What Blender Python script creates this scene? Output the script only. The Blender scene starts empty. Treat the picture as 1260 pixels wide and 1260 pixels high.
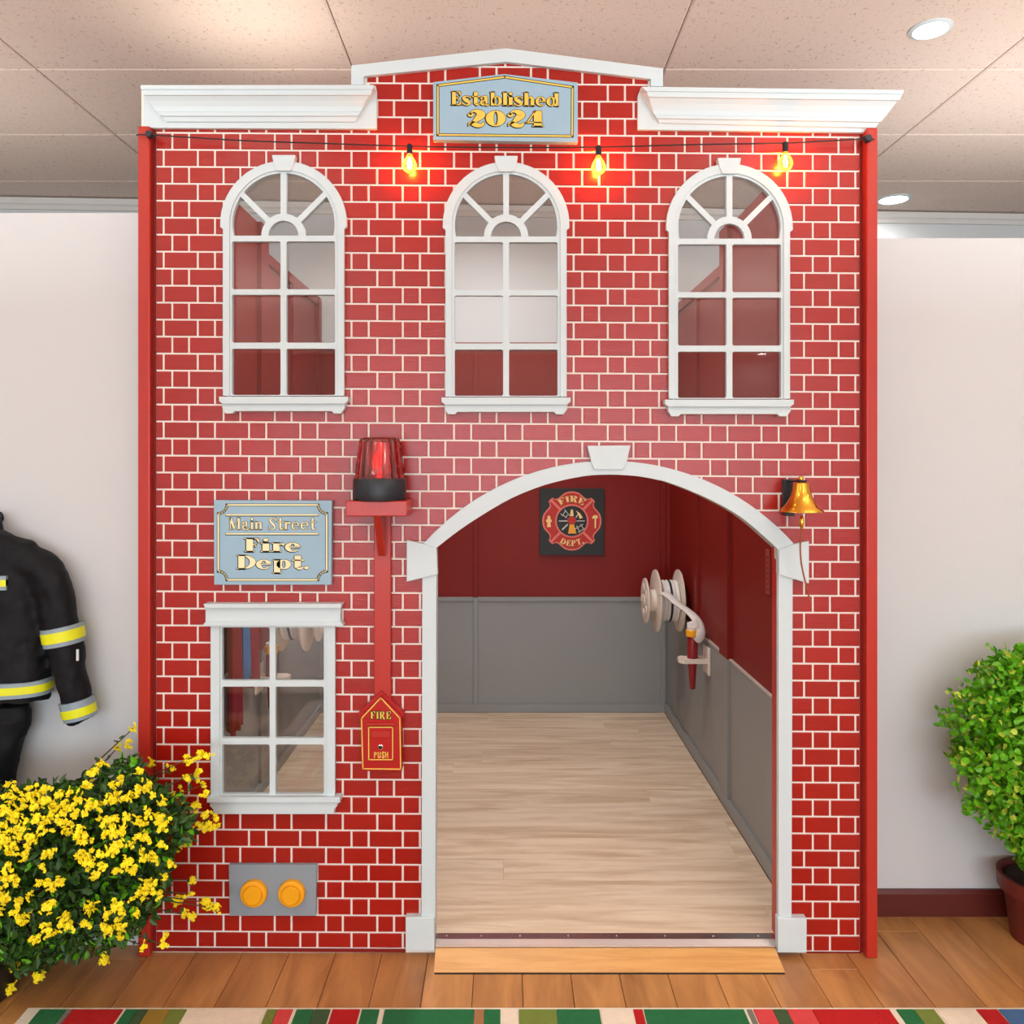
import bpy, bmesh, math, random
from math import pi, sin, cos, sqrt, radians
from mathutils import Vector, Matrix
from mathutils.geometry import tessellate_polygon
random.seed(7)
scene = bpy.context.scene
COL = scene.collection

# ------------------------------------------------------------------ camera
S = 0.0024            # metres per photo pixel on the facade plane (y = 0)
D = 2.38              # camera distance from the facade
CX, HY = 622.0, 565.0 # vanishing point
ZC = (1172 - HY) * S  # eye height
def X(px, y=0.0): return (px - CX) * S * (D + y) / D
def Z(py, y=0.0): return ZC + (HY - py) * S * (D + y) / D
def P(px, py, y=0.0): return Vector((X(px, y), y, Z(py, y)))

cam_d = bpy.data.cameras.new('camera'); cam = bpy.data.objects.new('camera', cam_d); COL.objects.link(cam)
cam.location = (0, -D, ZC); cam.rotation_euler = (pi/2, 0, 0)
cam_d.sensor_width = 36; cam_d.lens = 36 * (D / S) / 1260
cam_d.shift_x = (630 - CX) / 1260; cam_d.shift_y = -(630 - HY) / 1260
cam_d.clip_start = 0.02
scene.camera = cam

# ------------------------------------------------------------------ view + world
vs = scene.view_settings
scene.display_settings.display_device = 'sRGB'
vs.view_transform = 'Standard'; vs.look = 'None'; vs.gamma = 1; vs.use_curve_mapping = False
vs.exposure = -0.42
scene.cycles.use_denoising = True
scene.cycles.max_bounces = 8
scene.cycles.transparent_max_bounces = 12
scene.cycles.sample_clamp_indirect = 6
scene.cycles.caustics_reflective = False; scene.cycles.caustics_refractive = False
w = bpy.data.worlds.new('world'); scene.world = w; w.use_nodes = True
w.node_tree.nodes['Background'].inputs[0].default_value = (0.75, 0.86, 1.0, 1)
w.node_tree.nodes['Background'].inputs[1].default_value = 1.0

# ------------------------------------------------------------------ lights
CEIL = Z(HY - 612)    # 2.93 m
def area(name, loc, rot, sx, sy, power, col, shape='RECTANGLE', spread=180):
    l = bpy.data.lights.new(name, 'AREA'); l.shape = shape; l.size = sx
    if shape in ('RECTANGLE', 'ELLIPSE'): l.size_y = sy
    l.energy = power; l.color = col; l.spread = radians(spread)
    o = bpy.data.objects.new(name, l); COL.objects.link(o); o.location = loc; o.rotation_euler = rot
    return o
# daylight through the shop window behind the camera
area('window_daylight', (0.3, -8.9, 1.31), (pi/2, 0, 0), 7.4, 1.9, 430, (0.80, 0.90, 1.0))
DOWN = [(1.45, .37, .055), (2.19, 2.17, .075)]
for yy in (-1.6, -3.4, -5.3, -7.2): DOWN += [(3.5, yy, .07), (1.1, yy, .07), (-1.1, yy, .07), (-3.6, yy, .07)]
DOWN += [(3.5, -8.6, .07)]
DOWN += [(-2.6, .9, .07), (-.1, .62, .06), (-.1, 1.5, .06)]  # the central pair over the house is added, unseen, to brighten its interior
for (lx, ly, lr) in DOWN:
    area('downlight_lamp', (lx, ly, CEIL - .035), (0, 0, 0), lr*1.6, lr*1.6, (22 if ly < 1 else 14) if lx == -.1 else (2.2 if ly > 2 else (6 if ly > -1 else 5)), (1.0, .985, .97), 'DISK', 165 if lx == -.1 else 170)
# unseen upward fill lights added to brighten the ceiling, without lamp bodies
for ux, uy in ((-2.1, -1.5), (2.1, -1.5), (-1.9, -4.4), (1.9, -4.4)):
    area('added_front_fill', (ux, uy, 1.9), (pi, 0, 0), 1.4, .5, 78 if ux > 0 else 52, (.98, .985, 1.0))
# unseen upward fills above the partition walls, added to brighten the rear ceiling
area('added_rear_fill', (2.6, .75, 2.26), (pi, 0, 0), 2.2, 1.0, 17, (1.0, .97, .93))
area('added_rear_fill', (-2.7, .75, 2.28), (pi, 0, 0), 2.0, 1.0, 8, (1.0, .94, .86))
area('added_cornice_fill', (0.0, .16, 2.42), (pi - .5, 0, 0), 1.8, .08, 1.1, (1.0, .96, .91))  # bodiless fill added behind the cornice to lift the ceiling beyond it
# bodiless warm spot, unseen and assumed, added behind the left cornice for ceiling glow
l = bpy.data.lights.new('assumed_glow_spot', 'SPOT'); l.energy = 10; l.color = (1, .93, .82); l.spot_size = radians(120); l.spot_blend = 1; l.shadow_soft_size = .05
o = bpy.data.objects.new('assumed_glow_spot', l); COL.objects.link(o); o.location = (-.85, .30, 2.45); o.rotation_euler = (pi, 0, 0)

# ------------------------------------------------------------------ materials
def srgb(r, g, b):
    f = lambda c: (c/255/12.92) if c/255 <= .04045 else ((c/255 + .055)/1.055)**2.4
    return (f(r), f(g), f(b), 1)
def mat(name, col, rough=.5, metal=0, noise=0.06, nscale=12, bump=0.0, bscale=80, stretch=(1,1,1), spec=.5, rand=0.0, emit=None, estr=0, coat=0, sheen=0, trans=0, ior=1.45):
    m = bpy.data.materials.new(name); m.use_nodes = True
    nt = m.node_tree; b = nt.nodes['Principled BSDF']
    c = col if len(col) == 4 else (*col, 1)
    b.inputs['Roughness'].default_value = rough; b.inputs['Metallic'].default_value = metal
    b.inputs['Specular IOR Level'].default_value = spec; b.inputs['Coat Weight'].default_value = coat
    b.inputs['Sheen Weight'].default_value = sheen; b.inputs['Transmission Weight'].default_value = trans; b.inputs['IOR'].default_value = ior
    tc = nt.nodes.new('ShaderNodeTexCoord'); mp = nt.nodes.new('ShaderNodeMapping'); mp.inputs['Scale'].default_value = stretch
    nt.links.new(tc.outputs['Object'], mp.inputs[0])
    if noise or rand:
        n = nt.nodes.new('ShaderNodeTexNoise'); n.inputs['Scale'].default_value = nscale; n.inputs['Detail'].default_value = 5
        nt.links.new(mp.outputs[0], n.inputs[0])
        oi = nt.nodes.new('ShaderNodeObjectInfo')
        ma = nt.nodes.new('ShaderNodeMath'); ma.operation = 'MULTIPLY_ADD'; ma.inputs[1].default_value = noise*2; ma.inputs[2].default_value = 1 - noise
        nt.links.new(n.outputs[0], ma.inputs[0])
        mb = nt.nodes.new('ShaderNodeMath'); mb.operation = 'MULTIPLY_ADD'; mb.inputs[1].default_value = rand*2; mb.inputs[2].default_value = 1 - rand
        nt.links.new(oi.outputs['Random'], mb.inputs[0])
        mc = nt.nodes.new('ShaderNodeMath'); mc.operation = 'MULTIPLY'
        nt.links.new(ma.outputs[0], mc.inputs[0]); nt.links.new(mb.outputs[0], mc.inputs[1])
        vm = nt.nodes.new('ShaderNodeVectorMath'); vm.operation = 'SCALE'; vm.inputs[0].default_value = c[:3]
        nt.links.new(mc.outputs[0], vm.inputs['Scale']); nt.links.new(vm.outputs[0], b.inputs['Base Color'])
    else: b.inputs['Base Color'].default_value = c
    if bump:
        n2 = nt.nodes.new('ShaderNodeTexNoise'); n2.inputs['Scale'].default_value = bscale; n2.inputs['Detail'].default_value = 4
        nt.links.new(mp.outputs[0], n2.inputs[0])
        bp = nt.nodes.new('ShaderNodeBump'); bp.inputs['Strength'].default_value = bump; bp.inputs['Distance'].default_value = .004
        nt.links.new(n2.outputs[0], bp.inputs['Height']); nt.links.new(bp.outputs[0], b.inputs['Normal'])
    if emit: b.inputs['Emission Color'].default_value = (*emit[:3], 1); b.inputs['Emission Strength'].default_value = estr
    return m
def wood(name, c1, c2, scale, stretch, rough=.45, rand=.12, spec=.5):
    m = bpy.data.materials.new(name); m.use_nodes = True; nt = m.node_tree; b = nt.nodes['Principled BSDF']
    b.inputs['Roughness'].default_value = rough; b.inputs['Specular IOR Level'].default_value = spec
    tc = nt.nodes.new('ShaderNodeTexCoord'); mp = nt.nodes.new('ShaderNodeMapping'); mp.inputs['Scale'].default_value = stretch
    oi = nt.nodes.new('ShaderNodeObjectInfo')
    cb = nt.nodes.new('ShaderNodeCombineXYZ')
    mu = nt.nodes.new('ShaderNodeMath'); mu.operation = 'MULTIPLY'; mu.inputs[1].default_value = 37.0
    nt.links.new(oi.outputs['Random'], mu.inputs[0])
    for k in range(3): nt.links.new(mu.outputs[0], cb.inputs[k])
    nt.links.new(tc.outputs['Object'], mp.inputs[0]); nt.links.new(cb.outputs[0], mp.inputs['Location'])
    n1 = nt.nodes.new('ShaderNodeTexNoise'); n1.inputs['Scale'].default_value = scale; n1.inputs['Detail'].default_value = 8; n1.inputs['Roughness'].default_value = .62; n1.inputs['Distortion'].default_value = .6
    nt.links.new(mp.outputs[0], n1.inputs[0])
    cr = nt.nodes.new('ShaderNodeValToRGB'); cr.color_ramp.elements[0].position = .3; cr.color_ramp.elements[1].position = .62
    cr.color_ramp.elements[0].color = c2; cr.color_ramp.elements[1].color = c1
    nt.links.new(n1.outputs[0], cr.inputs[0])
    mb = nt.nodes.new('ShaderNodeMath'); mb.operation = 'MULTIPLY_ADD'; mb.inputs[1].default_value = rand*2; mb.inputs[2].default_value = 1 - rand
    nt.links.new(oi.outputs['Random'], mb.inputs[0])
    vm = nt.nodes.new('ShaderNodeVectorMath'); vm.operation = 'SCALE'
    nt.links.new(cr.outputs[0], vm.inputs[0]); nt.links.new(mb.outputs[0], vm.inputs['Scale']); nt.links.new(vm.outputs[0], b.inputs['Base Color'])
    bp = nt.nodes.new('ShaderNodeBump'); bp.inputs['Strength'].default_value = .15; bp.inputs['Distance'].default_value = .002
    nt.links.new(n1.outputs[0], bp.inputs['Height']); nt.links.new(bp.outputs[0], b.inputs['Normal'])
    return m
def glass_mat(name, tint=(1,1,1), refl=.1, rough=.02, cast=1.0):
    m = bpy.data.materials.new(name); m.use_nodes = True; nt = m.node_tree
    for n in list(nt.nodes): nt.nodes.remove(n)
    out = nt.nodes.new('ShaderNodeOutputMaterial'); mx = nt.nodes.new('ShaderNodeMixShader')
    tr = nt.nodes.new('ShaderNodeBsdfTransparent'); tr.inputs[0].default_value = (*tint, 1)
    gl = nt.nodes.new('ShaderNodeBsdfGlossy'); gl.inputs['Roughness'].default_value = rough; gl.inputs[0].default_value = (1,1,1,1)
    fr = nt.nodes.new('ShaderNodeFresnel'); fr.inputs[0].default_value = 1.5
    ma = nt.nodes.new('ShaderNodeMath'); ma.operation = 'MULTIPLY_ADD'; ma.inputs[1].default_value = 1.0; ma.inputs[2].default_value = refl
    nt.links.new(fr.outputs[0], ma.inputs[0]); nt.links.new(ma.outputs[0], mx.inputs[0])
    nt.links.new(tr.outputs[0], mx.inputs[1]); nt.links.new(gl.outputs[0], mx.inputs[2]); nt.links.new(mx.outputs[0], out.inputs[0])
    return m
M = {}
M['brick'] = mat('brick_red', srgb(160, 24, 12), .27, noise=.10, nscale=6, bump=.14, bscale=30, stretch=(1, 1, 9), rand=.06, spec=.55)
M['mortar'] = mat('mortar_white', srgb(240, 232, 222), .6)
M['red'] = mat('red_paint', srgb(180, 46, 34), .3, noise=.08, nscale=3, bump=.15, bscale=60, stretch=(1,1,.2))
M['red_in'] = mat('interior_red_paint', srgb(126, 28, 20), .5, spec=.3, noise=.10, nscale=3, bump=.15, bscale=120)
M['grey_in'] = mat('interior_grey_paint', srgb(140, 141, 139), .45, noise=.06, nscale=3, bump=.1, bscale=120)
M['white'] = mat('white_trim_paint', srgb(204, 219, 222), .5, noise=.03, nscale=4)
M['glass'] = glass_mat('window_glass', (.98, .985, .985), -.008)
M['wall'] = mat('cream_wall', srgb(206, 210, 211), .7, noise=.03, nscale=2, bump=.1, bscale=180)
M['crown'] = mat('pale_crown', srgb(214, 212, 206), .6)
M['base_dark'] = mat('dark_baseboard', srgb(92, 36, 30), .35, noise=.15, nscale=4, stretch=(.3, 1, 3))
M['base_white'] = mat('pale_baseboard', srgb(205, 208, 206), .5)
M['plank'] = wood('walnut_floor', srgb(198, 142, 84), srgb(156, 106, 60), 5, (2.6, .45, 1), .36, .07)
M['oak'] = wood('pale_oak_floor', srgb(230, 212, 188), srgb(194, 166, 134), 4, (.55, 5.5, 1), .45, .05)
M['ramp'] = wood('honey_ramp', srgb(222, 168, 100), srgb(200, 144, 78), 5, (.8, 8, 1), .42, .0)
M['metal'] = mat('aluminium', srgb(215, 215, 218), .25, 1.0, noise=0)
M['gold'] = mat('gold_leaf', srgb(232, 200, 88), .4, noise=.05)
M['palegold'] = mat('pale_gold_leaf', srgb(244, 234, 184), .4, noise=.05)
M['signblue'] = mat('sign_blue_grey', srgb(150, 184, 202), .5, noise=.04)
M['black'] = mat('black_paint', srgb(26, 28, 30), .5, noise=.1)
M['blackplastic'] = mat('black_plastic', srgb(34, 40, 46), .38, noise=.1, bump=.2, bscale=300)
M['brass'] = mat('polished_brass', srgb(236, 176, 66), .16, 1.0, noise=.08, nscale=20)
M['yellowcap'] = mat('yellow_plastic', srgb(242, 168, 12), .4, noise=.05)
M['plategrey'] = mat('grey_plate', srgb(140, 152, 160), .5, bump=.3, bscale=400)
M['pinkred'] = mat('box_red_gloss', srgb(176, 18, 14), .3, noise=.06)
M['chrome'] = mat('chrome', srgb(220, 220, 225), .12, 1.0, noise=0)
M['reel'] = mat('white_reel_plastic', srgb(226, 214, 200), .45, noise=.04)
M['hose'] = mat('white_canvas_hose', srgb(226, 222, 216), .8, noise=.08, nscale=40)
M['nozred'] = mat('nozzle_red', srgb(140, 28, 34), .4)
M['cord'] = mat('rope_cord', srgb(150, 80, 44), .7)
M['coat'] = mat('navy_coat_cloth', srgb(11, 13, 18), .65, spec=.3, noise=.25, nscale=9, bump=1.0, bscale=11, stretch=(1.6, 1, .7))
M['hivis'] = mat('yellow_reflective_tape', srgb(226, 232, 30), .45, bump=.2, bscale=200)
M['silver'] = mat('silver_reflective_tape', srgb(140, 160, 172), .4, bump=.2, bscale=200)
M['leaf_dark'] = mat('dark_bush_leaf', srgb(44, 82, 26), .45, noise=.45, nscale=18)
M['leaf_bright'] = mat('bright_boxwood_leaf', srgb(96, 172, 22), .4, noise=.40, nscale=16)
M['leaf_yellow'] = mat('yellow_green_leaf', srgb(176, 200, 60), .45, noise=.3, nscale=16)
M['flower'] = mat('yellow_blossom', srgb(255, 234, 26), .55, noise=.34, nscale=60, rand=.06)
M['stem'] = mat('brown_stem', srgb(86, 62, 30), .7, noise=.2)
M['pot'] = mat('terracotta_pot', srgb(104, 38, 30), .5, noise=.1)
M['darkpot'] = mat('dark_planter', srgb(38, 36, 34), .5)
M['soil'] = mat('soil', srgb(48, 34, 24), .9, noise=.4, nscale=60, bump=1, bscale=80)
M['filament'] = mat('hot_filament', (1, .5, .15), .5, noise=0, emit=(1, .48, .12), estr=90)
M['bulbglass'] = glass_mat('bulb_glass', (1, .80, .5), -.02)
nt = M['bulbglass'].node_tree; em = nt.nodes.new('ShaderNodeEmission'); em.inputs[0].default_value = (1, .42, .07, 1); em.inputs[1].default_value = .9
ad = nt.nodes.new('ShaderNodeAddShader'); mx_ = [n for n in nt.nodes if n.type == 'MIX_SHADER'][0]; ou_ = [n for n in nt.nodes if n.type == 'OUTPUT_MATERIAL'][0]
nt.links.new(mx_.outputs[0], ad.inputs[0]); nt.links.new(em.outputs[0], ad.inputs[1]); nt.links.new(ad.outputs[0], ou_.inputs[0])
M['lamp'] = mat('lamp_diffuser', (1, 1, 1), .5, noise=0, emit=(1, .95, .88), estr=14)
M['redlens'] = bpy.data.materials.new('red_lens'); M['redlens'].use_nodes = True
b = M['redlens'].node_tree.nodes['Principled BSDF']; b.inputs['Base Color'].default_value = (1, .04, .02, 1); b.inputs['Transmission Weight'].default_value = .9; b.inputs['Roughness'].default_value = .06; b.inputs['IOR'].default_value = 1.3
M['redbulb'] = mat('red_bulb', srgb(235, 20, 14), .3, emit=(1, .05, .03), estr=1.2)
# acoustic ceiling tile: fine fissures
m = mat('ceiling_tile', srgb(222, 206, 194), .85, noise=0); M['tile'] = m; nt = m.node_tree; b = nt.nodes['Principled BSDF']
tc = nt.nodes.new('ShaderNodeTexCoord'); n = nt.nodes.new('ShaderNodeTexNoise'); n.inputs['Scale'].default_value = 75; n.inputs['Detail'].default_value = 3; n.inputs['Distortion'].default_value = 1.2
cr = nt.nodes.new('ShaderNodeValToRGB'); cr.color_ramp.elements[0].position = .30; cr.color_ramp.elements[1].position = .40
cr.color_ramp.elements[0].color = srgb(184, 164, 152); cr.color_ramp.elements[1].color = srgb(226, 209, 197)
nt.links.new(tc.outputs['Object'], n.inputs[0]); nt.links.new(n.outputs[0], cr.inputs[0]); nt.links.new(cr.outputs[0], b.inputs['Base Color'])

# ------------------------------------------------------------------ mesh helpers
class MB:
    def __init__(s): s.v = []; s.f = []; s.mi = []
    def add(s, v, f, mi=0):
        o = len(s.v); s.v += [tuple(p) for p in v]; s.f += [tuple(i + o for i in q) for q in f]; s.mi += [mi]*len(f)
    def box(s, a, b, mi=0):
        x0,y0,z0 = a; x1,y1,z1 = b
        x0,x1 = sorted((x0,x1)); y0,y1 = sorted((y0,y1)); z0,z1 = sorted((z0,z1))
        s.add([(x0,y0,z0),(x1,y0,z0),(x1,y1,z0),(x0,y1,z0),(x0,y0,z1),(x1,y0,z1),(x1,y1,z1),(x0,y1,z1)],
              [(0,3,2,1),(4,5,6,7),(0,1,5,4),(1,2,6,5),(2,3,7,6),(3,0,4,7)], mi)
    def prism(s, loops, yf, yb, mi=0):
        """loops: list of (x,z) loops (outer first, then holes); front face at yf, back at yb"""
        loops = [list(l) for l in loops]
        flat = [p for l in loops for p in l]; n = len(flat)
        tris = tessellate_polygon([[Vector((p[0], p[1], 0)) for p in l] for l in loops])
        v = [(p[0], yf, p[1]) for p in flat] + [(p[0], yb, p[1]) for p in flat]
        f = [tuple(t) for t in tris] + [tuple(i + n for i in reversed(t)) for t in tris]
        o = 0
        for l in loops:
            k = len(l)
            for i in range(k):
                a, c = o + i, o + (i+1) % k
                f.append((a, c, c + n, a + n))
            o += k
        s.add(v, f, mi)
    def pprism(s, loops, yf, yb, mi=0):  # pixel loops
        if not isinstance(loops[0][0], (list, tuple)): loops = [loops]
        s.prism([[(X(p[0], yf), Z(p[1], yf)) for p in l] for l in loops], yf, yb, mi)
    def loft(s, rings, caps=True, closed=True, mi=0):
        n = len(rings[0]); v = [p for r in rings for p in r]; f = []
        for i in range(len(rings)-1):
            for j in range(n if closed else n-1):
                k = (j+1) % n
                f.append((i*n+j, i*n+k, (i+1)*n+k, (i+1)*n+j))
        if caps and closed:
            f.append(tuple(reversed(range(n)))); f.append(tuple((len(rings)-1)*n + j for j in range(n)))
        s.add(v, f, mi)
    def lathe(s, prof, c, n=24, axis='Z', mi=0):
        rings = []
        for (r, h) in prof:
            r = max(r, 1e-5); ring = []
            for j in range(n):
                a = 2*pi*j/n
                if axis == 'Z': q = (c[0]+r*cos(a), c[1]+r*sin(a), c[2]+h)
                elif axis == 'X': q = (c[0]+h, c[1]+r*cos(a), c[2]+r*sin(a))
                else: q = (c[0]+r*cos(a), c[1]+h, c[2]+r*sin(a))
                ring.append(q)
            rings.append(ring)
        s.loft(rings, mi=mi)
    def tube(s, pts, r, n=8, mi=0, flat=1.0):
        pts = [Vector(p) for p in pts]; rings = []; up = None
        for i, p in enumerate(pts):
            d = (pts[min(i+1, len(pts)-1)] - pts[max(i-1, 0)]).normalized()
            if up is None: up = Vector((0,0,1)) if abs(d.z) < .9 else Vector((1,0,0))
            a = d.cross(up)
            if a.length < 1e-4: a = d.cross(Vector((0,1,0)))
            a.normalize(); u = a.cross(d).normalized(); up = u
            rr = r[i] if isinstance(r, (list, tuple)) else r
            rings.append([tuple(p + a*cos(2*pi*j/n)*rr + u*sin(2*pi*j/n)*rr*flat) for j in range(n)])
        s.loft(rings, mi=mi)
    def build(s, name, mats, parent=None, smooth=False, bevel=0, org=None, fixn=True):
        me = bpy.data.meshes.new(name)
        v = s.v
        if org is not None: v = [(p[0]-org[0], p[1]-org[1], p[2]-org[2]) for p in v]
        me.from_pydata(v, [], s.f); 
        if not isinstance(mats, (list, tuple)): mats = [mats]
        for m_ in mats: me.materials.append(m_)
        if len(mats) > 1: me.polygons.foreach_set('material_index', s.mi)
        if fixn:
            bm = bmesh.new(); bm.from_mesh(me); bmesh.ops.recalc_face_normals(bm, faces=bm.faces); bm.to_mesh(me); bm.free()
        if smooth:
            me.polygons.foreach_set('use_smooth', [True]*len(me.polygons)); me.set_sharp_from_angle(angle=radians(40))
        me.update()
        o = bpy.data.objects.new(name, me); COL.objects.link(o)
        if org is not None: o.location = org
        if parent:
            o.parent = parent
            q = Vector(o.location); par = parent; 
            while par: q = q - par.location; par = par.parent
            o.location = q
        if bevel:
            md = o.modifiers.new('bevel', 'BEVEL'); md.width = bevel; md.segments = 2; md.limit_method = 'ANGLE'; md.angle_limit = radians(50)
        return o
def tag(o, label=None, cat=None, group=None, kind=None):
    if label: o['label'] = label
    if cat: o['category'] = cat
    if group: o['group'] = group
    if kind: o['kind'] = kind
    return o
def empty(name, loc, label, cat, group=None):
    o = bpy.data.objects.new(name, None); COL.objects.link(o); o.location = loc; o.empty_display_size = .05
    return tag(o, label, cat, group)
def spline(pts, n=6):
    out = []; pts = [tuple(p) for p in pts]
    for i in range(len(pts)-1):
        p0 = pts[max(i-1,0)]; p1 = pts[i]; p2 = pts[i+1]; p3 = pts[min(i+2, len(pts)-1)]
        for k in range(n):
            t = k/n
            out.append(tuple(.5*((2*b_) + (-a+c)*t + (2*a-5*b_+4*c-d)*t*t + (-a+3*b_-3*c+d)*t**3) for a, b_, c, d in zip(p0,p1,p2,p3)))
    out.append(pts[-1]); return out
def arc(cx, cy, r, a0, a1, n):
    return [(cx + r*cos(radians(a0+(a1-a0)*i/n)), cy - r*sin(radians(a0+(a1-a0)*i/n))) for i in range(n+1)]  # pixel coords, y down
def rrect(x0, y0, x1, y1, r=2.2):
    return arc(x1-r, y0+r, r, 90, 0, 3) + arc(x1-r, y1-r, r, 0, -90, 3) + arc(x0+r, y1-r, r, -90, -180, 3) + arc(x0+r, y0+r, r, 180, 90, 3)
def rect(x0, y0, x1, y1): return [(x0,y0),(x1,y0),(x1,y1),(x0,y1)]

# ------------------------------------------------------------------ room shell
YW_R, YW_L = .20, .05
XL, XR, YB = -4.2, 4.6, -9.0
def plain(name, a, b_, m_, kind='structure', parent=None):
    mb = MB(); mb.box(a, b_); o = mb.build(name, m_, parent); tag(o, kind=kind if not parent else None); return o
# wall behind the play house, slightly turned
def fary(x): return 2.158 + .0527*(x + 2.46)
mb = MB(); mb.prism([[(XL, 0), (XR, 0), (XR, CEIL), (XL, CEIL)]], 0, .1)
mb.v = [(x, y + fary(x), z) for x, y, z in mb.v]
o = mb.build('wall_back', M['wall']); tag(o, kind='structure')
mb = MB(); prof = [(0, 0), (.012, 0), (.02, .02), (.03, .03), (.034, .06), (0, .06)]
mb.loft([[(x, fary(x) - d_, CEIL - .068 + h) for d_, h in prof] for x in (XL, XR)])
tag(mb.build('trim_1', M['crown']), kind='structure')
zr, zl = Z(293, YW_R), Z(262, YW_L)
plain('wall_right', (X(1066), YW_R, 0), (XR, YW_R + .12, zr), M['wall'])
plain('wall_left', (XL, YW_L, 0), (X(178), YW_L + .12, zl), M['wall'])
plain('wall_side_left', (XL - .1, YB, 0), (XL, fary(XL) + .1, CEIL), M['wall'])
plain('wall_side_right', (XR, YB, 0), (XR + .1, fary(XR) + .1, CEIL), M['wall'])
mb = MB(); mb.prism([[(XL, 0), (XR, 0), (XR, CEIL), (XL, CEIL)], [(-3.5, .35), (4.1, .35), (4.1, 2.28), (-3.5, 2.28)]], YB - .1, YB)
tag(mb.build('wall_front', M['wall']), kind='structure')
mb = MB()
for xx in (-3.5, -1.6, .3, 2.2, 4.1): mb.box((xx-.03, YB-.08, .35), (xx+.03, YB-.02, 2.28))
mb.box((-3.5, YB-.08, .33), (4.1, YB-.02, .38)); mb.box((-3.5, YB-.08, 2.25), (4.1, YB-.02, 2.30))
tag(mb.build('window_1', M['white']), kind='structure')
# baseboards
def baseboard(name, x0, x1, y, h, m_):
    mb = MB(); pr = [(0, 0), (-.014, 0), (-.014, h-.012), (-.008, h), (0, h)]
    mb.loft([[(x, y + d_, z) for d_, z in pr] for x in (x0, x1)]); tag(mb.build(name, m_), kind='structure')
baseboard('baseboard_right', X(1078), XR, YW_R, .083, M['base_dark'])
baseboard('baseboard_left', XL, X(170), YW_L, .083, M['base_white'])

# floor: slab + separate planks running away from the camera
fl = plain('floor', (XL, YB, -.05), (XR, 2.5, -.0125), mat('subfloor', srgb(60, 40, 26), .8))
PW = .137
plank_me = {}
def plank_mesh(L):
    if L not in plank_me:
        mb = MB(); a, c = PW/2 - .0008, PW/2 - .0022
        mb.loft([[(-a, -L/2, -.0124), (a, -L/2, -.0124), (a, L/2, -.0124), (-a, L/2, -.0124)], [(-a, -L/2, -.0012), (a, -L/2, -.0012), (a, L/2, -.0012), (-a, L/2, -.0012)], [(-c, -L/2+.0015, 0), (c, -L/2+.0015, 0), (c, L/2-.0015, 0), (-c, L/2-.0015, 0)]])
        o_ = mb.build('plank', M['plank']); plank_me[L] = o_.data; bpy.data.objects.remove(o_)
    return plank_me[L]
rnd = random.Random(3)
nx = int((XR - XL)/PW)
x0f = XL
for i in range(nx + 1):
    xc = x0f + PW*(i + .5)
    if xc + PW/2 > XR: break
    y = YB + rnd.random()*1.0
    near = -3.3 < xc < 3.3
    y = -2.6 + rnd.random()*.9 if near else -2.6
    if not near: continue
    while y < .5:
        L = 1.22
        o = bpy.data.objects.new('plank', plank_mesh(L)); COL.objects.link(o); o.parent = fl
        o.location = (xc, y + L/2, 0); y += L + .001
# everything beyond the nearer planks: the same boards, joined
mb = MB()
for i in range(nx + 1):
    xc = x0f + PW*(i + .5)
    if xc + PW/2 > XR: break
    near = -3.3 < xc < 3.3
    mb.box((xc-PW/2+.001, YB, -.0124), (xc+PW/2-.001, -2.65 if near else 2.4, -.0002))
o = mb.build('floor_boards', M['plank'], fl); tag(o, kind='stuff')

# ceiling: slab, lay-in tiles, tee grid
ce = plain('ceiling', (XL, YB, CEIL + .012), (XR, 2.6, CEIL + .1), mat('ceiling_slab', srgb(176, 158, 146), .9))
gx = [-4.2, -2.98, -1.77, -.575, .60, 1.81, 3.02, 4.22, 4.6]
TL = .61
mbr = {}
yy = .655 + TL*3
while yy > YB:
    y1 = yy; y0 = max(yy - TL, YB)
    for k in range(len(gx)-1):
        a, c = gx[k], gx[k+1]; e = .0022
        key = (round(c-a, 3), round(y1-y0, 3))
        if key not in mbr:
            hw, hh = (c-a)/2 - e, (y1-y0)/2 - e
            mb = MB(); mb.loft([[(-hw+.006, -hh+.006, 0), (hw-.006, -hh+.006, 0), (hw-.006, hh-.006, 0), (-hw+.006, hh-.006, 0)], [(-hw, -hh, .004), (hw, -hh, .004), (hw, hh, .004), (-hw, hh, .004)], [(-hw, -hh, .011), (hw, -hh, .011), (hw, hh, .011), (-hw, hh, .011)]])
            t_ = mb.build('ceiling_tile', M['tile']); mbr[key] = t_.data; bpy.data.objects.remove(t_)
        o = bpy.data.objects.new('ceiling_tile', mbr[key]); COL.objects.link(o); o.parent = ce; o.location = ((a+c)/2, (y0+y1)/2, CEIL)
    yy -= TL
# recessed downlights, with bodies for the added pair over the house too
first = True
for (lx, ly, lr) in DOWN:
    lab = {0: 'round recessed ceiling downlight nearest the top right corner', 1: 'smaller looking recessed downlight at the far end of the ceiling, right of the red post'}
    i = DOWN.index((lx, ly, lr))
    r_ = empty('ceiling_downlight', (lx, ly, CEIL), lab.get(i, 'recessed ceiling downlight out of view; the pair over the house is added to light it'), 'light', 'recessed ceiling downlights')
    mb = MB(); pr = [(lr, 0), (lr*1.25, 0), (lr*1.25, -.004), (lr*1.02, -.008), (lr, -.004)]
    mb.loft([[(lx + r*cos(a), ly + r*sin(a), CEIL + h) for r, h in pr] for a in [2*pi*j/28 for j in range(29)]], caps=False)
    mb.build('trim_ring', M['white'], r_, smooth=True)
    mb = MB(); mb.lathe([(lr, -.004), (lr, -.0015)], (lx, ly, CEIL), 28)
    mb.build('diffuser', M['lamp'], r_)

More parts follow.
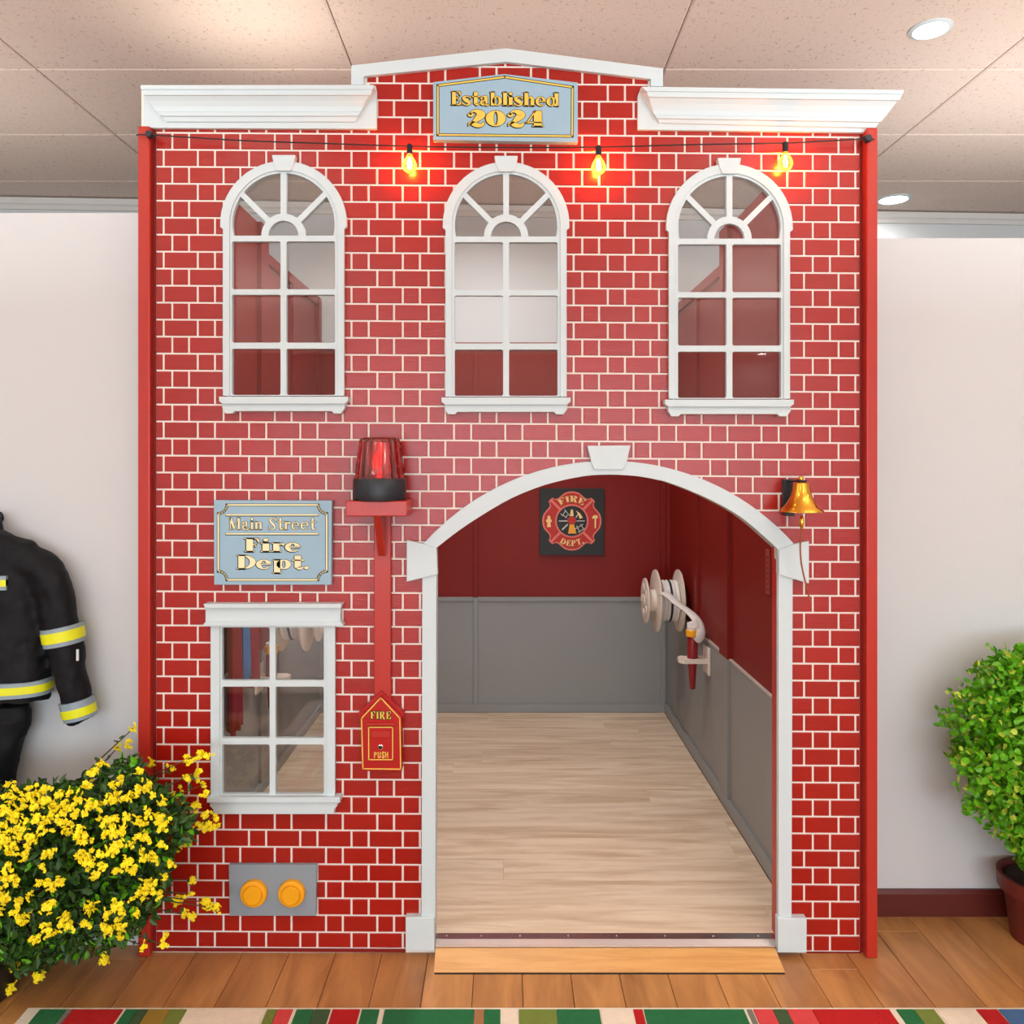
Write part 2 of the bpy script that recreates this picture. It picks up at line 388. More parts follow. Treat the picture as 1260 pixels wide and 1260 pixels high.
# ================================================================== PLAY HOUSE
house = empty('playhouse', (0, 0, 0), 'tall red brick fire station play house with white trim and an arched doorway', 'playhouse')
SL = .0067
def rowy(k, x): return 184.3 + 20.89*k + SL*(x - 190)

WINS = [(348.8, -1.0, 'left'), (622.7, 0.0, 'middle'), (897.6, 2.6, 'right')]
def win_hole(cx, dy, grow=5):
    r = 63 + grow
    return arc(cx, 277+dy, r, 180, 0, 22) + [(cx+r, 492+dy), (cx-r, 492+dy)]
DOOR_IN = [(536, 675), (559, 657), (583.6, 640), (620, 618), (649, 604.5), (680, 594), (718, 586), (749, 584), (781, 585.6), (805, 589.5), (823, 594), (852, 605), (883, 619.5), (909, 634.6), (931, 652), (956.5, 675)]
DOOR_IN = spline(DOOR_IN, 3)
DOOR_HOLE = [(535, 1174)] + [(537, 709)] + DOOR_IN + [(958, 709), (957.5, 1174)]
LOW_HOLE = rect(268, 768, 403, 982)
board_out = [(174, 1171.5), (174, 107), (434, 105), (434, 82), (622.8, 61.5), (814, 86), (814, 108), (1071, 111), (1073, 1174)]
# keep the loops from touching: door hole stops just above the board's foot
dh = [(535, 1168)] + DOOR_HOLE[1:-1] + [(957.5, 1168)]
mb = MB()
mb.pprism([board_out, dh, LOW_HOLE] + [win_hole(c, d_) for c, d_, _ in WINS], 0, .03)
mb.build('facade_panel', M['mortar'], house)
# bricks
def clip(poly, a, b_):   # keep the left/outside of a->b_ (positive cross)
    out = []
    def sd(p): return (b_[0]-a[0])*(p[1]-a[1]) - (b_[1]-a[1])*(p[0]-a[0])
    for i in range(len(poly)):
        p, q = poly[i], poly[(i+1) % len(poly)]; sp, sq = sd(p), sd(q)
        if sp >= 0: out.append(p)
        if (sp >= 0) != (sq >= 0):
            t = sp/(sp-sq); out.append((p[0]+(q[0]-p[0])*t, p[1]+(q[1]-p[1])*t))
    return out
def parea(p): return .5*sum(p[i][0]*p[(i+1)%len(p)][1] - p[(i+1)%len(p)][0]*p[i][1] for i in range(len(p))) if len(p) > 2 else 0
holes = [win_hole(c, d_, 7) for c, d_, _ in WINS] + [LOW_HOLE,
    [(528, 1180), (528, 690)] + arc(749, 872.6, 297, 137, 43, 20) + [(966, 690), (966, 1180)]]
holes = [h if parea(h) > 0 else h[::-1] for h in holes]
extra = []
def subtract(poly, h, depth=0):
    x0 = min(p[0] for p in poly); x1 = max(p[0] for p in poly); y0 = min(p[1] for p in poly); y1 = max(p[1] for p in poly)
    if x1 < min(p[0] for p in h) or x0 > max(p[0] for p in h) or y1 < min(p[1] for p in h) or y0 > max(p[1] for p in h): return poly
    ins = poly
    for i in range(len(h)):
        ins = clip(ins, h[i], h[(i+1) % len(h)])
        if len(ins) < 3: return poly
    if abs(parea(ins)) < 1: return poly
    best = []; ba = 0; bi = 0
    for i in range(len(h)):
        c_ = clip(poly, h[(i+1) % len(h)], h[i]); a_ = abs(parea(c_))
        if a_ > ba: best, ba, bi = c_, a_, i
    if ba > 0 and depth < 1:
        rem = clip(poly, h[bi], h[(bi+1) % len(h)])
        if len(rem) >= 3:
            sec = subtract(rem, h, 1)
            if sec is not rem and len(sec) >= 3 and abs(parea(sec)) > 14: extra.append(sec)
    return best
bricks = []
for k in range(-6, 47):
    xs = []
    base = (243.5, 264.6) if k % 2 == 0 else (275.2, 295.8)
    j = -3
    while True:
        a, c = base[0] + 63.04*j, base[1] + 63.04*j
        if a > 1100: break
        xs += [a, c]; j += 1
    for i in range(len(xs)-1):
        xa, xb = xs[i] + 1.35, xs[i+1] - 1.35
        lo, hi = 193, 1057
        if k < -2: lo, hi = 452, 797
        xa, xb = max(xa, lo), min(xb, hi)
        if xb - xa < 1.5: continue
        yb_ = (rowy(k+1, xa) - 1.2, rowy(k+1, xb) - 1.2)
        if k == 46: yb_ = (rowy(k+1, xa) - 2.6, rowy(k+1, xb) - 2.6)
        poly = [(xa, rowy(k, xa) + 1.2), (xb, rowy(k, xb) + 1.2), (xb, yb_[1]), (xa, yb_[0])]
        if k < -2:
            poly = clip(poly, (622.8, 68), (440, 88)) if False else poly
            for a_, b2 in (((440, 89), (622.8, 69)), ((622.8, 69), (808, 92))):
                poly = clip(poly, a_, b2)
                if len(poly) < 3: break
        for h in holes:
            if len(poly) < 3: break
            poly = subtract(poly, h)
        if len(poly) >= 3 and abs(parea(poly)) > 4: bricks.append(poly)
bricks += [e_ for e_ in extra if len(e_) >= 3]
bricks.sort(key=lambda p: -round(abs(parea(p))/12))
def brick_geo(mb, poly, cx=0, cz=0):
    pts = [(X(p[0]), Z(p[1])) for p in poly]
    if len({(round(a, 5), round(c, 5)) for a, c in pts}) < 3: return
    mx = sum(p[0] for p in pts)/len(pts); mz = sum(p[1] for p in pts)/len(pts)
    def ins(p, d_):
        dx, dz = mx-p[0], mz-p[1]
        return (p[0] + math.copysign(min(d_, abs(dx)*.5), dx), p[1] + math.copysign(min(d_, abs(dz)*.5), dz))
    r0 = [(p[0]-cx, .0006, p[1]-cz) for p in pts]; r1 = [(p[0]-cx, -.0022, p[1]-cz) for p in pts]
    r2 = [(ins(p, .0012)[0]-cx, -.0032, ins(p, .0012)[1]-cz) for p in pts]
    n = len(pts); v = r0 + r1 + r2; f = []
    for q in (0, n):
        for i in range(n):
            j = (i+1) % n; f.append((q+i, q+j, q+n+j, q+n+i))
    f.append(tuple(range(2*n, 3*n))); mb.add(v, f)
cache = {}
for poly in bricks[:300]:
    cx_ = sum(p[0] for p in poly)/len(poly); cy_ = sum(p[1] for p in poly)/len(poly)
    key = tuple((round((p[0]-cx_)*4), round((p[1]-cy_)*4)) for p in poly)
    wx, wz = X(cx_), Z(cy_)
    if key not in cache:
        mb = MB(); brick_geo(mb, poly, wx, wz); o = mb.build('brick', M['brick'], fixn=True); cache[key] = o.data
        o.parent = house
    else:
        o = bpy.data.objects.new('brick', cache[key]); COL.objects.link(o); o.parent = house
    o.location = (wx, 0, wz)
mb = MB()
for poly in bricks[300:]: brick_geo(mb, poly)
o = mb.build('brick_courses', M['brick'], house); tag(o, 'remaining red bricks of the facade', kind='stuff')

# foot strip, corner posts
mb = MB(); mb.pprism([(191, 1166.8), (499, 1168.3), (499, 1172), (191, 1170.8)], -.004, 0); mb.build('foot_strip', M['red_in'], house); mb = MB(); mb.pprism([(993, 1171.6), (1060, 1172), (1060, 1174.5), (993, 1174)], -.004, 0); mb.build('foot_strip', M['red_in'], house)
mb = MB(); mb.box((X(173.5), -.022, 0), (X(188.5), .05, Z(158.5))); mb.build('corner_post', M['red'], house, bevel=.004)
mb = MB(); mb.box((X(1061), -.030, 0), (X(1074.5), .05, Z(162))); mb.build('corner_post', M['red'], house, bevel=.004)
mb = MB(); mb.box((X(172), -.001, .003), (X(192.5), .045, Z(158))); mb.box((X(1057.5), -.001, 0.001), (X(1073), .045, Z(163))); mb.build('corner_backing', M['red_in'], house)

# gable band
mb = MB(); mb.pprism([(432, 104), (432, 80), (622.8, 59), (816, 83.8), (816, 106), (800.7, 106), (800.7, 97), (622.8, 75.8), (447.6, 93.5), (447.6, 104)], -.016, 0)
mb.build('gable_trim', M['white'], house, bevel=.002)
# cornices
def cornice(name, board, rows):
    mb = MB(); mb.pprism(board, -.014, 0); bo = mb.build(name, M['white'], house, bevel=.0015)
    mb = MB(); L, R_ = [], []
    for d_, yl, xl, yr, xr in rows:
        L.append(tuple(P(xl, yl, -d_))); R_.append(tuple(P(xr, yr, -d_)))
    L = [(L[0][0], -.013, L[0][2])] + L + [(L[-1][0], -.013, L[-1][2])]
    R_ = [(R_[0][0], -.013, R_[0][2])] + R_ + [(R_[-1][0], -.013, R_[-1][2])]
    mb.loft([L, R_]); mb.build('crown_moulding', M['white'], bo, smooth=False)
cornice('cornice', [(176.5, 107), (462, 105), (463.5, 112), (463.5, 158.5), (176.5, 157.3)],
    [(.056, 104.7, 172.7, 104.5, 459.7), (.056, 109.8, 173.2, 109.8, 459), (.052, 110.2, 174, 110.2, 458), (.052, 116.7, 176.5, 116.7, 456), (.046, 118, 178, 118, 454), (.037, 124, 182, 124, 450), (.029, 131, 187, 131, 446.5), (.026, 137, 192, 137, 444), (.030, 138, 193, 138, 443.5), (.030, 142.5, 197, 142.5, 441), (.024, 143.5, 198, 143.5, 440), (.020, 149.5, 204, 149.5, 437), (.016, 150.5, 206, 150.5, 436)])
cornice('cornice', [(784.7, 118), (789, 107), (1078, 110), (1072, 163), (784.7, 159.4)],
    [(.056, 106.7, 790, 110.8, 1112.2), (.056, 112, 795, 115.6, 1111), (.052, 112.4, 796, 116, 1110), (.052, 119, 798, 123, 1107), (.046, 120.5, 799, 124.5, 1104), (.037, 127, 800.5, 131, 1099), (.029, 135, 803, 139, 1093), (.026, 140.5, 805, 145, 1088), (.030, 141.5, 806, 146, 1087), (.030, 145.5, 808.5, 150, 1084), (.024, 146.5, 809, 151, 1082), (.020, 151, 811.5, 157, 1077), (.016, 152, 812, 158, 1075)])

# arched windows
def arched_window(cx, dy, which):
    g, cy, by = 63.0, 277 + dy, 291 + dy
    outer = [(cx-78, cy+3), (cx-77.6, cy-8)] + arc(cx, cy, 78, 168, 96, 14) + [(cx-8.3, cy-78)]
    outer += [(cx+8.3, cy-78)] + arc(cx, cy, 78, 84, 12, 14) + [(cx+77.6, cy-8), (cx+78, cy+3), (cx+74.6, cy+6), (cx+74.6, 488+dy), (cx-74.6, 488+dy), (cx-74.6, cy+6)]
    def rho(th):
        c, s_ = cos(th), sin(th); h = 14
        q = h*s_; disc = q*q - (h*h - g*g); r = q + sqrt(disc)
        if r*s_ < h: r = min(r, g/abs(c)) if abs(c) > 1e-6 else r
        return r
    def sector(a0, a1, o0, o1):
        L = []
        for i in range(11):
            th = radians(a0 + o0*2.7 + (a1 - o1*2.7 - a0 - o0*2.7)*i/10); r = rho(th); L.append((cx + r*cos(th), by - r*sin(th)))
        for i in range(7):
            th = radians(a1 - o1*7.4 + (a0 + o0*7.4 - a1 + o1*7.4)*i/6); L.append((cx + 27.3*cos(th), by - 27.3*sin(th)))
        return L
    hs = [sector(0, 45, 0, 1), sector(45, 90, 1, 1), sector(90, 135, 1, 1), sector(135, 180, 1, 0),
          [(cx-18.4, by), ] + arc(cx, by, 18.6, 178, 2, 10) + [(cx+18.4, by)]]
    for (a, c) in ((298, 356.9), (363.6, 422.6), (430, 487)):
        hs += [rrect(cx-63.3, a+dy, cx-3.6, c+dy), rrect(cx+3.6, a+dy, cx+63.5, c+dy)]
    hs = [h if parea(h) < 0 else h[::-1] for h in hs]
    mb = MB(); mb.pprism([outer] + hs, -.016, .0); fr = mb.build('window_frame', M['white'], house); fr['label'] = 'white arched upper window frame, ' + which
    # raised outer casing band
    mb = MB(); ring_o = [(cx-74.5, 488+dy), (cx-74.5, cy+6), (cx-77.9, cy+3)] + arc(cx, cy, 77.9, 172, 8, 30) + [(cx+77.9, cy+3), (cx+74.5, cy+6), (cx+74.5, 488+dy)]
    ring_i = [(cx+66.8, 488+dy), (cx+66.8, cy)] + arc(cx, cy, 66.8, 4, 176, 30) + [(cx-66.8, cy), (cx-66.8, 488+dy)]
    mb.pprism([ring_o + ring_i], -.021, -.0155); mb.build('casing', M['white'], fr, bevel=.0012)
    mb = MB(); mb.pprism([(cx-14.5, 191.5+dy), (cx+14.5, 191.5+dy), (cx+12.6, 201+dy), (cx+8.6, 211+dy), (cx-8.6, 211+dy), (cx-12.6, 201+dy)], -.027, 0); mb.build('keystone', M['white'], fr, bevel=.002)
    mb = MB(); q = dy
    mb.pprism([(cx-79.5, 489+q), (cx+79.5, 489+q), (cx+79.5, 494.5+q), (cx+75, 498+q), (cx-75, 498+q), (cx-79.5, 494.5+q)], -.036, 0)
    mb.pprism([(cx-75.5, 497+q), (cx+75.5, 497+q), (cx+75.5, 503+q), (cx+71, 509.8+q), (cx+61.5, 509.8+q), (cx+59, 507+q), (cx-60, 507+q), (cx-62.5, 509.8+q), (cx-71.5, 509.8+q), (cx-75.5, 503+q)], -.027, 0)
    mb.build('sill', M['white'], fr, bevel=.0015)
    for h in hs:
        ax = sum(p[0] for p in h)/len(h); ay = sum(p[1] for p in h)/len(h)
        mb = MB(); mb.pprism([(ax + (p[0]-ax)*1.06, ay + (p[1]-ay)*1.06) for p in h], .0008, .0038); mb.build('pane', M['glass'], fr)
for c, d_, wh in WINS: arched_window(c, d_, wh)
# lower window
mb = MB(); hs = []
for (a, c) in ((772.2, 837.3), (845, 908.4), (916.2, 977.3)):
    hs += [rrect(273.3, a, 331.6, c), rrect(338.9, a, 398.4, c)]
hs = [h[::-1] for h in hs]
mb.pprism([rect(259, 765, 412.2, 984)] + hs, -.016, 0); fr = mb.build('window_frame', M['white'], house, bevel=.0008); fr['label'] = 'white rectangular lower window frame with six panes'
mb = MB(); mb.pprism([(259, 768), (270, 768), (270, 984), (259, 984)], -.021, -.015); mb.build('casing', M['white'], fr, bevel=.001); mb = MB(); mb.pprism([(402, 768), (412.2, 768), (412.2, 984), (402, 984)], -.021, -.015); mb.build('casing', M['white'], fr, bevel=.001)
mb = MB(); mb.pprism(rect(252.7, 747, 418.9, 767), -.028, 0); mb.pprism([(250, 743.3), (421, 743.3), (419, 748.5), (252, 748.5)], -.038, 0); mb.pprism([(253, 765), (419, 765), (421.8, 768), (421.8, 770.8), (250, 770.8), (250, 768)], -.034, 0); mb.build('header', M['white'], fr, bevel=.0015)
mb = MB(); mb.pprism(rect(254.4, 981.5, 418.4, 988), -.036, 0); mb.pprism([(258, 987), (416, 987), (415, 992), (411, 996), (411, 1002), (262, 1002), (262, 996), (258, 992)], -.028, 0); mb.build('sill', M['white'], fr, bevel=.0015)
for h in hs:
    ax = sum(p[0] for p in h)/len(h); ay = sum(p[1] for p in h)/len(h)
    mb = MB(); mb.pprism([(ax + (p[0]-ax)*1.06, ay + (p[1]-ay)*1.06) for p in h], .0008, .0038); mb.build('pane', M['glass'], fr)

# door surround
oute = arc(749, 872.6, 305.6, 138, 42, 36)
mb = MB(); mb.pprism([[(518.5, 1129), (519.6, 709), (521, 669)] + oute + [(977, 669), (975.5, 709), (974, 1129), (958, 1129), (958, 709)] + DOOR_IN[::-1] + [(537, 709), (535.5, 1129)]], -.018, 0)
ds = mb.build('arched_surround', M['white'], house, bevel=.0015)
mb = MB(); mb.pprism([(722.6, 548.5), (776, 548), (771, 570), (767, 577.5), (731, 577.5), (728, 570)], -.026, 0); mb.build('keystone', M['white'], ds, bevel=.002)
mb = MB(); mb.pprism([(500.3, 664.6), (520, 669), (537, 674.5), (538.5, 707), (519.4, 711.4), (500.3, 716)], -.026, 0); mb.build('impost_block', M['white'], ds, bevel=.002)
mb = MB(); mb.pprism([(995.4, 666), (976, 670), (958.5, 676.5), (958.5, 706.5), (975, 712), (995.4, 718)], -.026, 0); mb.build('impost_block', M['white'], ds, bevel=.002)
mb = MB(); mb.pprism(rect(499, 1129, 534.5, 1170.5), -.026, 0); mb.build('plinth_block', M['white'], ds, bevel=.002)
mb = MB(); mb.pprism(rect(957.3, 1130, 992.8, 1172.5), -.026, 0); mb.build('plinth_block', M['white'], ds, bevel=.002)
# jamb lining (white on the left, red on the right)
def lining(pts, name, m_):
    mb = MB()
    rings = [[(X(a), -.001, Z(b_)), (X(a), .055, Z(b_)), (X(a2), .055, Z(b2)), (X(a2), -.001, Z(b2))] for (a, b_), (a2, b2) in pts]
    mb.loft(rings); return mb.build(name, m_, house)
lining([((535.3, 1166), (531, 1166)), ((537, 709), (532, 709)), ((536.6, 676), (532, 674))], 'jamb_lining', M['white'])
lining([((957.3, 1166), (962, 1166)), ((957.6, 709), (962, 709)), ((956.8, 676), (962, 674))], 'jamb_lining', M['red'])
lining([(p, (749 + (p[0]-749)*1.02, p[1]-5)) for p in DOOR_IN], 'arch_lining', M['white'])

# interior
YD = .908*D; FZ = .036
xl_, xr_ = X(183), X(1003)
RH = Z(565 + 338)          # wainscot top
def panelwall(name, x_in, sgn, tops, ysplit):
    # sgn: +1 right wall (room is at -x), -1 left wall
    mb = MB()
    for (y0, y1, zt) in ((.055, ysplit[0], tops[0]), (ysplit[1], YD, tops[1])):
        mb.box((x_in, y0, .005), (x_in + sgn*.02, y1, zt))
    wl = mb.build(name, M['red_in'], house)
    mb = MB()
    for (y0, y1) in ((.055, ysplit[0]), (ysplit[1], YD)): mb.box((x_in - sgn*.006, y0, FZ), (x_in, y1, RH))
    mb.build('wainscot', M['grey_in'], wl)
    mb = MB()
    for (y0, y1) in ((.055, ysplit[0]), (ysplit[1], YD)): mb.box((x_in - sgn*.010, y0, RH - .004), (x_in, y1, RH + .004))
    mb.build('chair_rail', mat('rail_edge', srgb(190, 180, 172), .5), wl)
    mb = MB(); mb.box((x_in - sgn*.022, .055, FZ), (x_in, YD, FZ + .045)); mb.build('baseboard', M['grey_in'], wl, bevel=.003)
    mb = MB(); mb.box((x_in - sgn*.018, ysplit[0], RH), (x_in + sgn*.02, ysplit[1], tops[0])); mb.build('post', M['red_in'], wl)
    mb = MB(); mb.box((x_in - sgn*.018, ysplit[0], .005), (x_in + sgn*.02, ysplit[1], RH)); mb.build('post', M['grey_in'], wl)
    mb = MB(); mb.box((x_in - sgn*.014, ysplit[1], tops[1]-.045), (x_in + sgn*.02, YD - .06, tops[1])); mb.box((x_in - sgn*.018, YD-.06, RH), (x_in + sgn*.02, YD, tops[1]))
    mb.box((x_in - sgn*.014, ysplit[1] + .42, RH), (x_in, ysplit[1]+.47, tops[1]-.045))
    mb.build('top_cap', M['red_in'], wl)
    return wl
panelwall('side_wall', xr_, +1, (Z(168), Z(225)), (.88, 1.0))
panelwall('side_wall', xl_, -1, (Z(145), Z(189)), (1.04, 1.15))
zb = ZC + 273*S
mb = MB(); mb.box((xl_ - .02, YD, .005), (xr_ + .02, YD + .02, zb)); bw = mb.build('back_wall', M['red_in'], house)
rb = Z(735, YD)
mb = MB(); mb.box((xl_, YD - .006, FZ), (xr_, YD, rb)); mb.build('wainscot', M['grey_in'], bw)
mb = MB(); mb.box((xl_, YD - .014, rb - .02), (xr_, YD, rb + .003)); mb.build('chair_rail', M['grey_in'], bw, bevel=.002)
mb = MB(); mb.box((xl_, YD - .022, FZ), (xr_ - .02, YD, FZ + .042)); mb.build('baseboard', M['grey_in'], bw, bevel=.003)
for (a, c) in ((583, 588), (812, 818)):
    mb = MB(); mb.box((X(a, YD), YD - .020, rb + .003), (X(c, YD), YD, zb)); mb.build('batten', M['red_in'], bw, bevel=.001)
    mb = MB(); mb.box((X(a, YD), YD - .020, FZ + .042), (X(c, YD), YD, rb)); mb.build('batten', M['grey_in'], bw, bevel=.001)
mb = MB(); mb.box((xl_ - .02, YD - .02, zb - .03), (xr_ + .02, YD + .03, zb)); mb.build('top_cap', M['red_in'], bw)
# raised floor: oak boards running left to right
base_ = MB(); base_.box((xl_, .012, .004), (xr_, YD, FZ - .010)); fb = base_.build('raised_floor', M['red_in'], house)
yy = .034; rnd = random.Random(11)
while yy < YD - .03:
    wv = .152; y1 = min(yy + wv, YD - .022); x = xl_ + .008
    first_ = rnd.uniform(.3, 1.1)
    while x < xr_ - .03:
        L = first_ if first_ else 1.2; first_ = None
        xe = min(x + L, xr_ - .023)
        a, c, d_, e = x + .0003, xe - .0003, yy + .0003, y1 - .0003
        mb = MB(); mb.loft([[(a, d_, FZ-.010), (c, d_, FZ-.010), (c, e, FZ-.010), (a, e, FZ-.010)], [(a, d_, FZ-.0005), (c, d_, FZ-.0005), (c, e, FZ-.0005), (a, e, FZ-.0005)], [(a+.0006, d_+.0006, FZ), (c-.0006, d_+.0006, FZ), (c-.0006, e-.0006, FZ), (a+.0006, e-.0006, FZ)]])
        mb.build('floor_board', M['oak'], fb, org=((a+c)/2, (d_+e)/2, FZ)); x = xe
    yy = y1
# the sill strip and the honey coloured ramp
mb = MB()
mb.loft([[(x, .034, FZ+.0015), (x, .004, FZ+.0015), (x, -.012, FZ-.009), (x, -.012, FZ-.013), (x, .004, FZ-.004), (x, .034, FZ-.001)] for x in (X(536), X(956))])
st = mb.build('threshold_strip', M['metal'], house)
mb = MB()
for px in (549, 592, 640, 700, 760, 820, 880, 936): mb.lathe([(.0035, 0), (.0035, .001), (.001, .0016)], (X(px), .022, FZ+.0015), 10)
mb.build('screw_heads', M['chrome'], st)
ramp = empty('threshold_ramp', (X(749), -.05, 0), 'honey coloured wooden ramp board lying before the arched doorway', 'ramp')
yf_, yr_ = -.098, -.0125
mb = MB(); T0 = .0215
def RX(px, y, z): # x of a pixel at floor depth
    return (px - CX)*S*(D+y)/D
mb.add([(RX(534, yf_, 0), yf_, .0005), (RX(966, yf_, 0), yf_, .0005), (RX(953.5, yr_, 0), yr_, .0005), (RX(536, yr_, 0), yr_, .0005),
        (RX(534, yf_, 0), yf_, .0045), (RX(966, yf_, 0), yf_, .0045), (RX(953.5, yr_, 0), yr_, T0), (RX(536, yr_, 0), yr_, T0)],
       [(0,3,2,1),(4,5,6,7),(0,1,5,4),(1,2,6,5),(2,3,7,6),(3,0,4,7)])
mb.build('ramp_board', M['ramp'], ramp)
mb = MB(); mb.box((RX(534.5, yf_, 0), yf_-.003, 0), (RX(965.5, yf_, 0), yf_, .003)); mb.build('edge_strip', M['black'], ramp)

# ================================================================== LETTERING
def ribbon(pts, ws, n=6):
    P_ = spline(pts, n); W_ = [q[0] for q in spline([(w_,) for w_ in ws], n)]
    L, R_ = [], []
    for i, p in enumerate(P_):
        a = P_[max(i-1, 0)]; b_ = P_[min(i+1, len(P_)-1)]
        dx, dy = b_[0]-a[0], b_[1]-a[1]; l_ = max(1e-6, sqrt(dx*dx+dy*dy)); nx_, ny_ = -dy/l_, dx/l_
        h = W_[i]/2; L.append((p[0]+nx_*h, p[1]+ny_*h)); R_.append((p[0]-nx_*h, p[1]-ny_*h))
    return [[[L[i], L[i+1], R_[i+1], R_[i]]] for i in range(len(L)-1)]
def ell(cx, cy, rx, ry, n=24): return [(cx + rx*cos(2*pi*i/n), cy + ry*sin(2*pi*i/n)) for i in range(n)]
def RC(x0, y0, x1, y1): return [[[(x0,y0),(x1,y0),(x1,y1),(x0,y1)]]]
def ring(cx, cy, rx, ry, irx, iry): return [[ell(cx,cy,rx,ry), ell(cx,cy,irx,iry)[::-1]]]
def dot(cx, cy, r, q=1): return [[ell(cx, cy, r*q, r, 14)]]
def halfbowl(x, y0, y1, rx, W, T):
    cy, ry = (y0+y1)/2, (y1-y0)/2
    o_ = [(x, y1)] + [(x + rx*cos(a), cy + ry*sin(a)) for a in [pi/2 - pi*i/14 for i in range(15)]] + [(x, y0)]
    i_ = [(x, y0+T)] + [(x + (rx-W)*cos(a), cy + (ry-T)*sin(a)) for a in [-pi/2 + pi*i/14 for i in range(15)]] + [(x, y1-T)]
    return [[o_ + i_]]
def glyph(ch, W, T, sf):
    """returns (advance, shapes); sf = serif overhang (0: sans)"""
    s = sf; g = []; XH = .68
    def stem(x, y0=0, y1=1, top=True, bot=True, w_=None):
        w_ = w_ or W; r = RC(x, y0, x+w_, y1)
        if s and bot: r += RC(x-s, y0, x+w_+s, y0+T)
        if s and top: r += RC(x-s, y1-T, x+w_+s, y1)
        return r
    if ch == ' ': return .38, []
    if ch in 'EF':
        g = stem(s) + RC(s, 1-T, s+W+.36, 1) + RC(s+W, .49, s+W+.2, .49+T)
        e = s+W+.36
        if s: g += [[[(e, 1), (e-.17, 1-T), (e-.03, .68), (e, .68)]]] + [[[(s+W+.2, .34), (s+W+.2, .68), (s+W+.15, .68), (s+W+.1, .51), (s+W+.15, .34)]]]
        if ch == 'E':
            g += RC(s, 0, e+.03, T)
            if s: g += [[[(e+.03, 0), (e-.16, T), (e, .34), (e+.03, .34)]]]
        return e + .10, g
    if ch == 'D': return s+W+.62+.02, stem(s) + halfbowl(s+W*.6, 0, 1, W*1.0+.42, W*.95, T)
    if ch == 'I': return s*2+W+.08, stem(s)
    if ch == 'P': return s+W+.52, stem(s, top=True) + halfbowl(s+W*.6, .44, 1, W+.28, W*.9, T)
    if ch == 'R': return s+W+.58, stem(s) + halfbowl(s+W*.6, .48, 1, W+.26, W*.85, T) + ribbon([(s+W+.08, .5), (s+W+.22, .3), (s+W+.30, .08), (s+W+.48, .03)], [W*.8, W*.9, W*.8, T])
    if ch == 'T': return W+.56, stem(.26, top=False) + RC(0, 1-T, W+.52, 1) + ([[[(0, 1), (0, .68), (.04, .68), (.16, 1-T)]], [[(W+.52, 1), (W+.52, .68), (W+.48, .68), (W+.36, 1-T)]]] if s else [])
    if ch == 'U': return 2*W+.42, RC(0, .25, W, 1) + RC(W+.28, .25, 2*W+.28, 1) + ribbon([(W/2, .28), (W/2+.04, .10), (W+.14, W*.5), (W*1.5+.24, .10), (W*1.5+.28, .28)], [W, W, W, W, W])
    if ch == 'H': return 2*W+.42, RC(0, 0, W, 1) + RC(W+.28, 0, 2*W+.28, 1) + RC(W*.5, .44, W*1.5+.28, .44+W*.9)
    if ch == 'M': 
        x2 = .26 + W*2.2
        return x2 + W + s*2 + .08, stem(s, w_=max(T, W*.5), top=False) + [[[(s-s, 1), (s+W*.9, 1), (s+W*.6+x2*.45, .18), (s+W*.2+x2*.42, .0)]]] + [[[(s+W*.2+x2*.42, 0), (s+x2, 1), (s+x2, .86), (s+W*.6+x2*.45, .10)]]] + stem(s+x2)
    if ch == 'S' or ch == 's':
        k = 1 if ch == 'S' else XH; q = W/.3
        w1 = W*1.05*k**.4; hw = (.20+W*.5)
        g = ribbon([(2*hw-.04, .74*k), (1.45*hw, .95*k), (.8*hw, .95*k), (.28*hw+.02, .76*k), (hw, .5*k), (1.75*hw-.02, .25*k), (1.2*hw, .045*k), (.6*hw, .05*k), (.04, .27*k)], [T, T, T*1.4, w1*.8, w1*1.05, w1*.8, T*1.4, T, T])
        if s: g += RC(2*hw-.05, .66*k, 2*hw-.01, 1.0*k) + RC(.0, 0, .04, .33*k)
        return 2*hw + .07, g
    if ch == 'a':
        w_ = W*.95; bx = .20 + W*.35
        return bx + w_ + .16 + s*.6, RC(bx, .08, bx+w_, .5) + ribbon([(bx+w_/2, .5), (bx+w_*.45, .62), (bx*.7, XH-T/2), (.07, .56)], [w_, w_*.8, T, T]) + dot(.10, .52, .085) + ring(bx*.62+.02, .20, bx*.62+.02, .20, max(.03, bx*.62+.02-W*.8), .20-T) + ribbon([(bx+w_*.5, .12), (bx+w_*.8, .02), (bx+w_+.12, .08)], [w_*.9, T*2, T])
    if ch in 'bdpq':
        rx = .16 + W*.7; y0, y1 = (0, 1) if ch in 'bd' else (-.30, XH)
        if ch in 'bp': 
            g = RC(s, y0, s+W, y1) + ring(s+W*.4+rx, XH/2, rx, XH/2, max(.02, rx-W*.85), XH/2-T); adv = s+W*.4+2*rx+.05
            if s: g += RC(0, y1-T, s+W, y1)
            if s and ch == 'p': g += RC(0, y0, s*2+W, y0+T)
        else:
            xs = rx*2 - W*.4; g = RC(xs, y0, xs+W, y1) + ring(rx, XH/2, rx, XH/2, max(.02, rx-W*.85), XH/2-T); adv = xs+W+s+.06
            if s: g += RC(xs-s, y1-T, xs+W, y1) + RC(xs+W*.5, y0, xs+W+s, y0+T)
        return adv, g
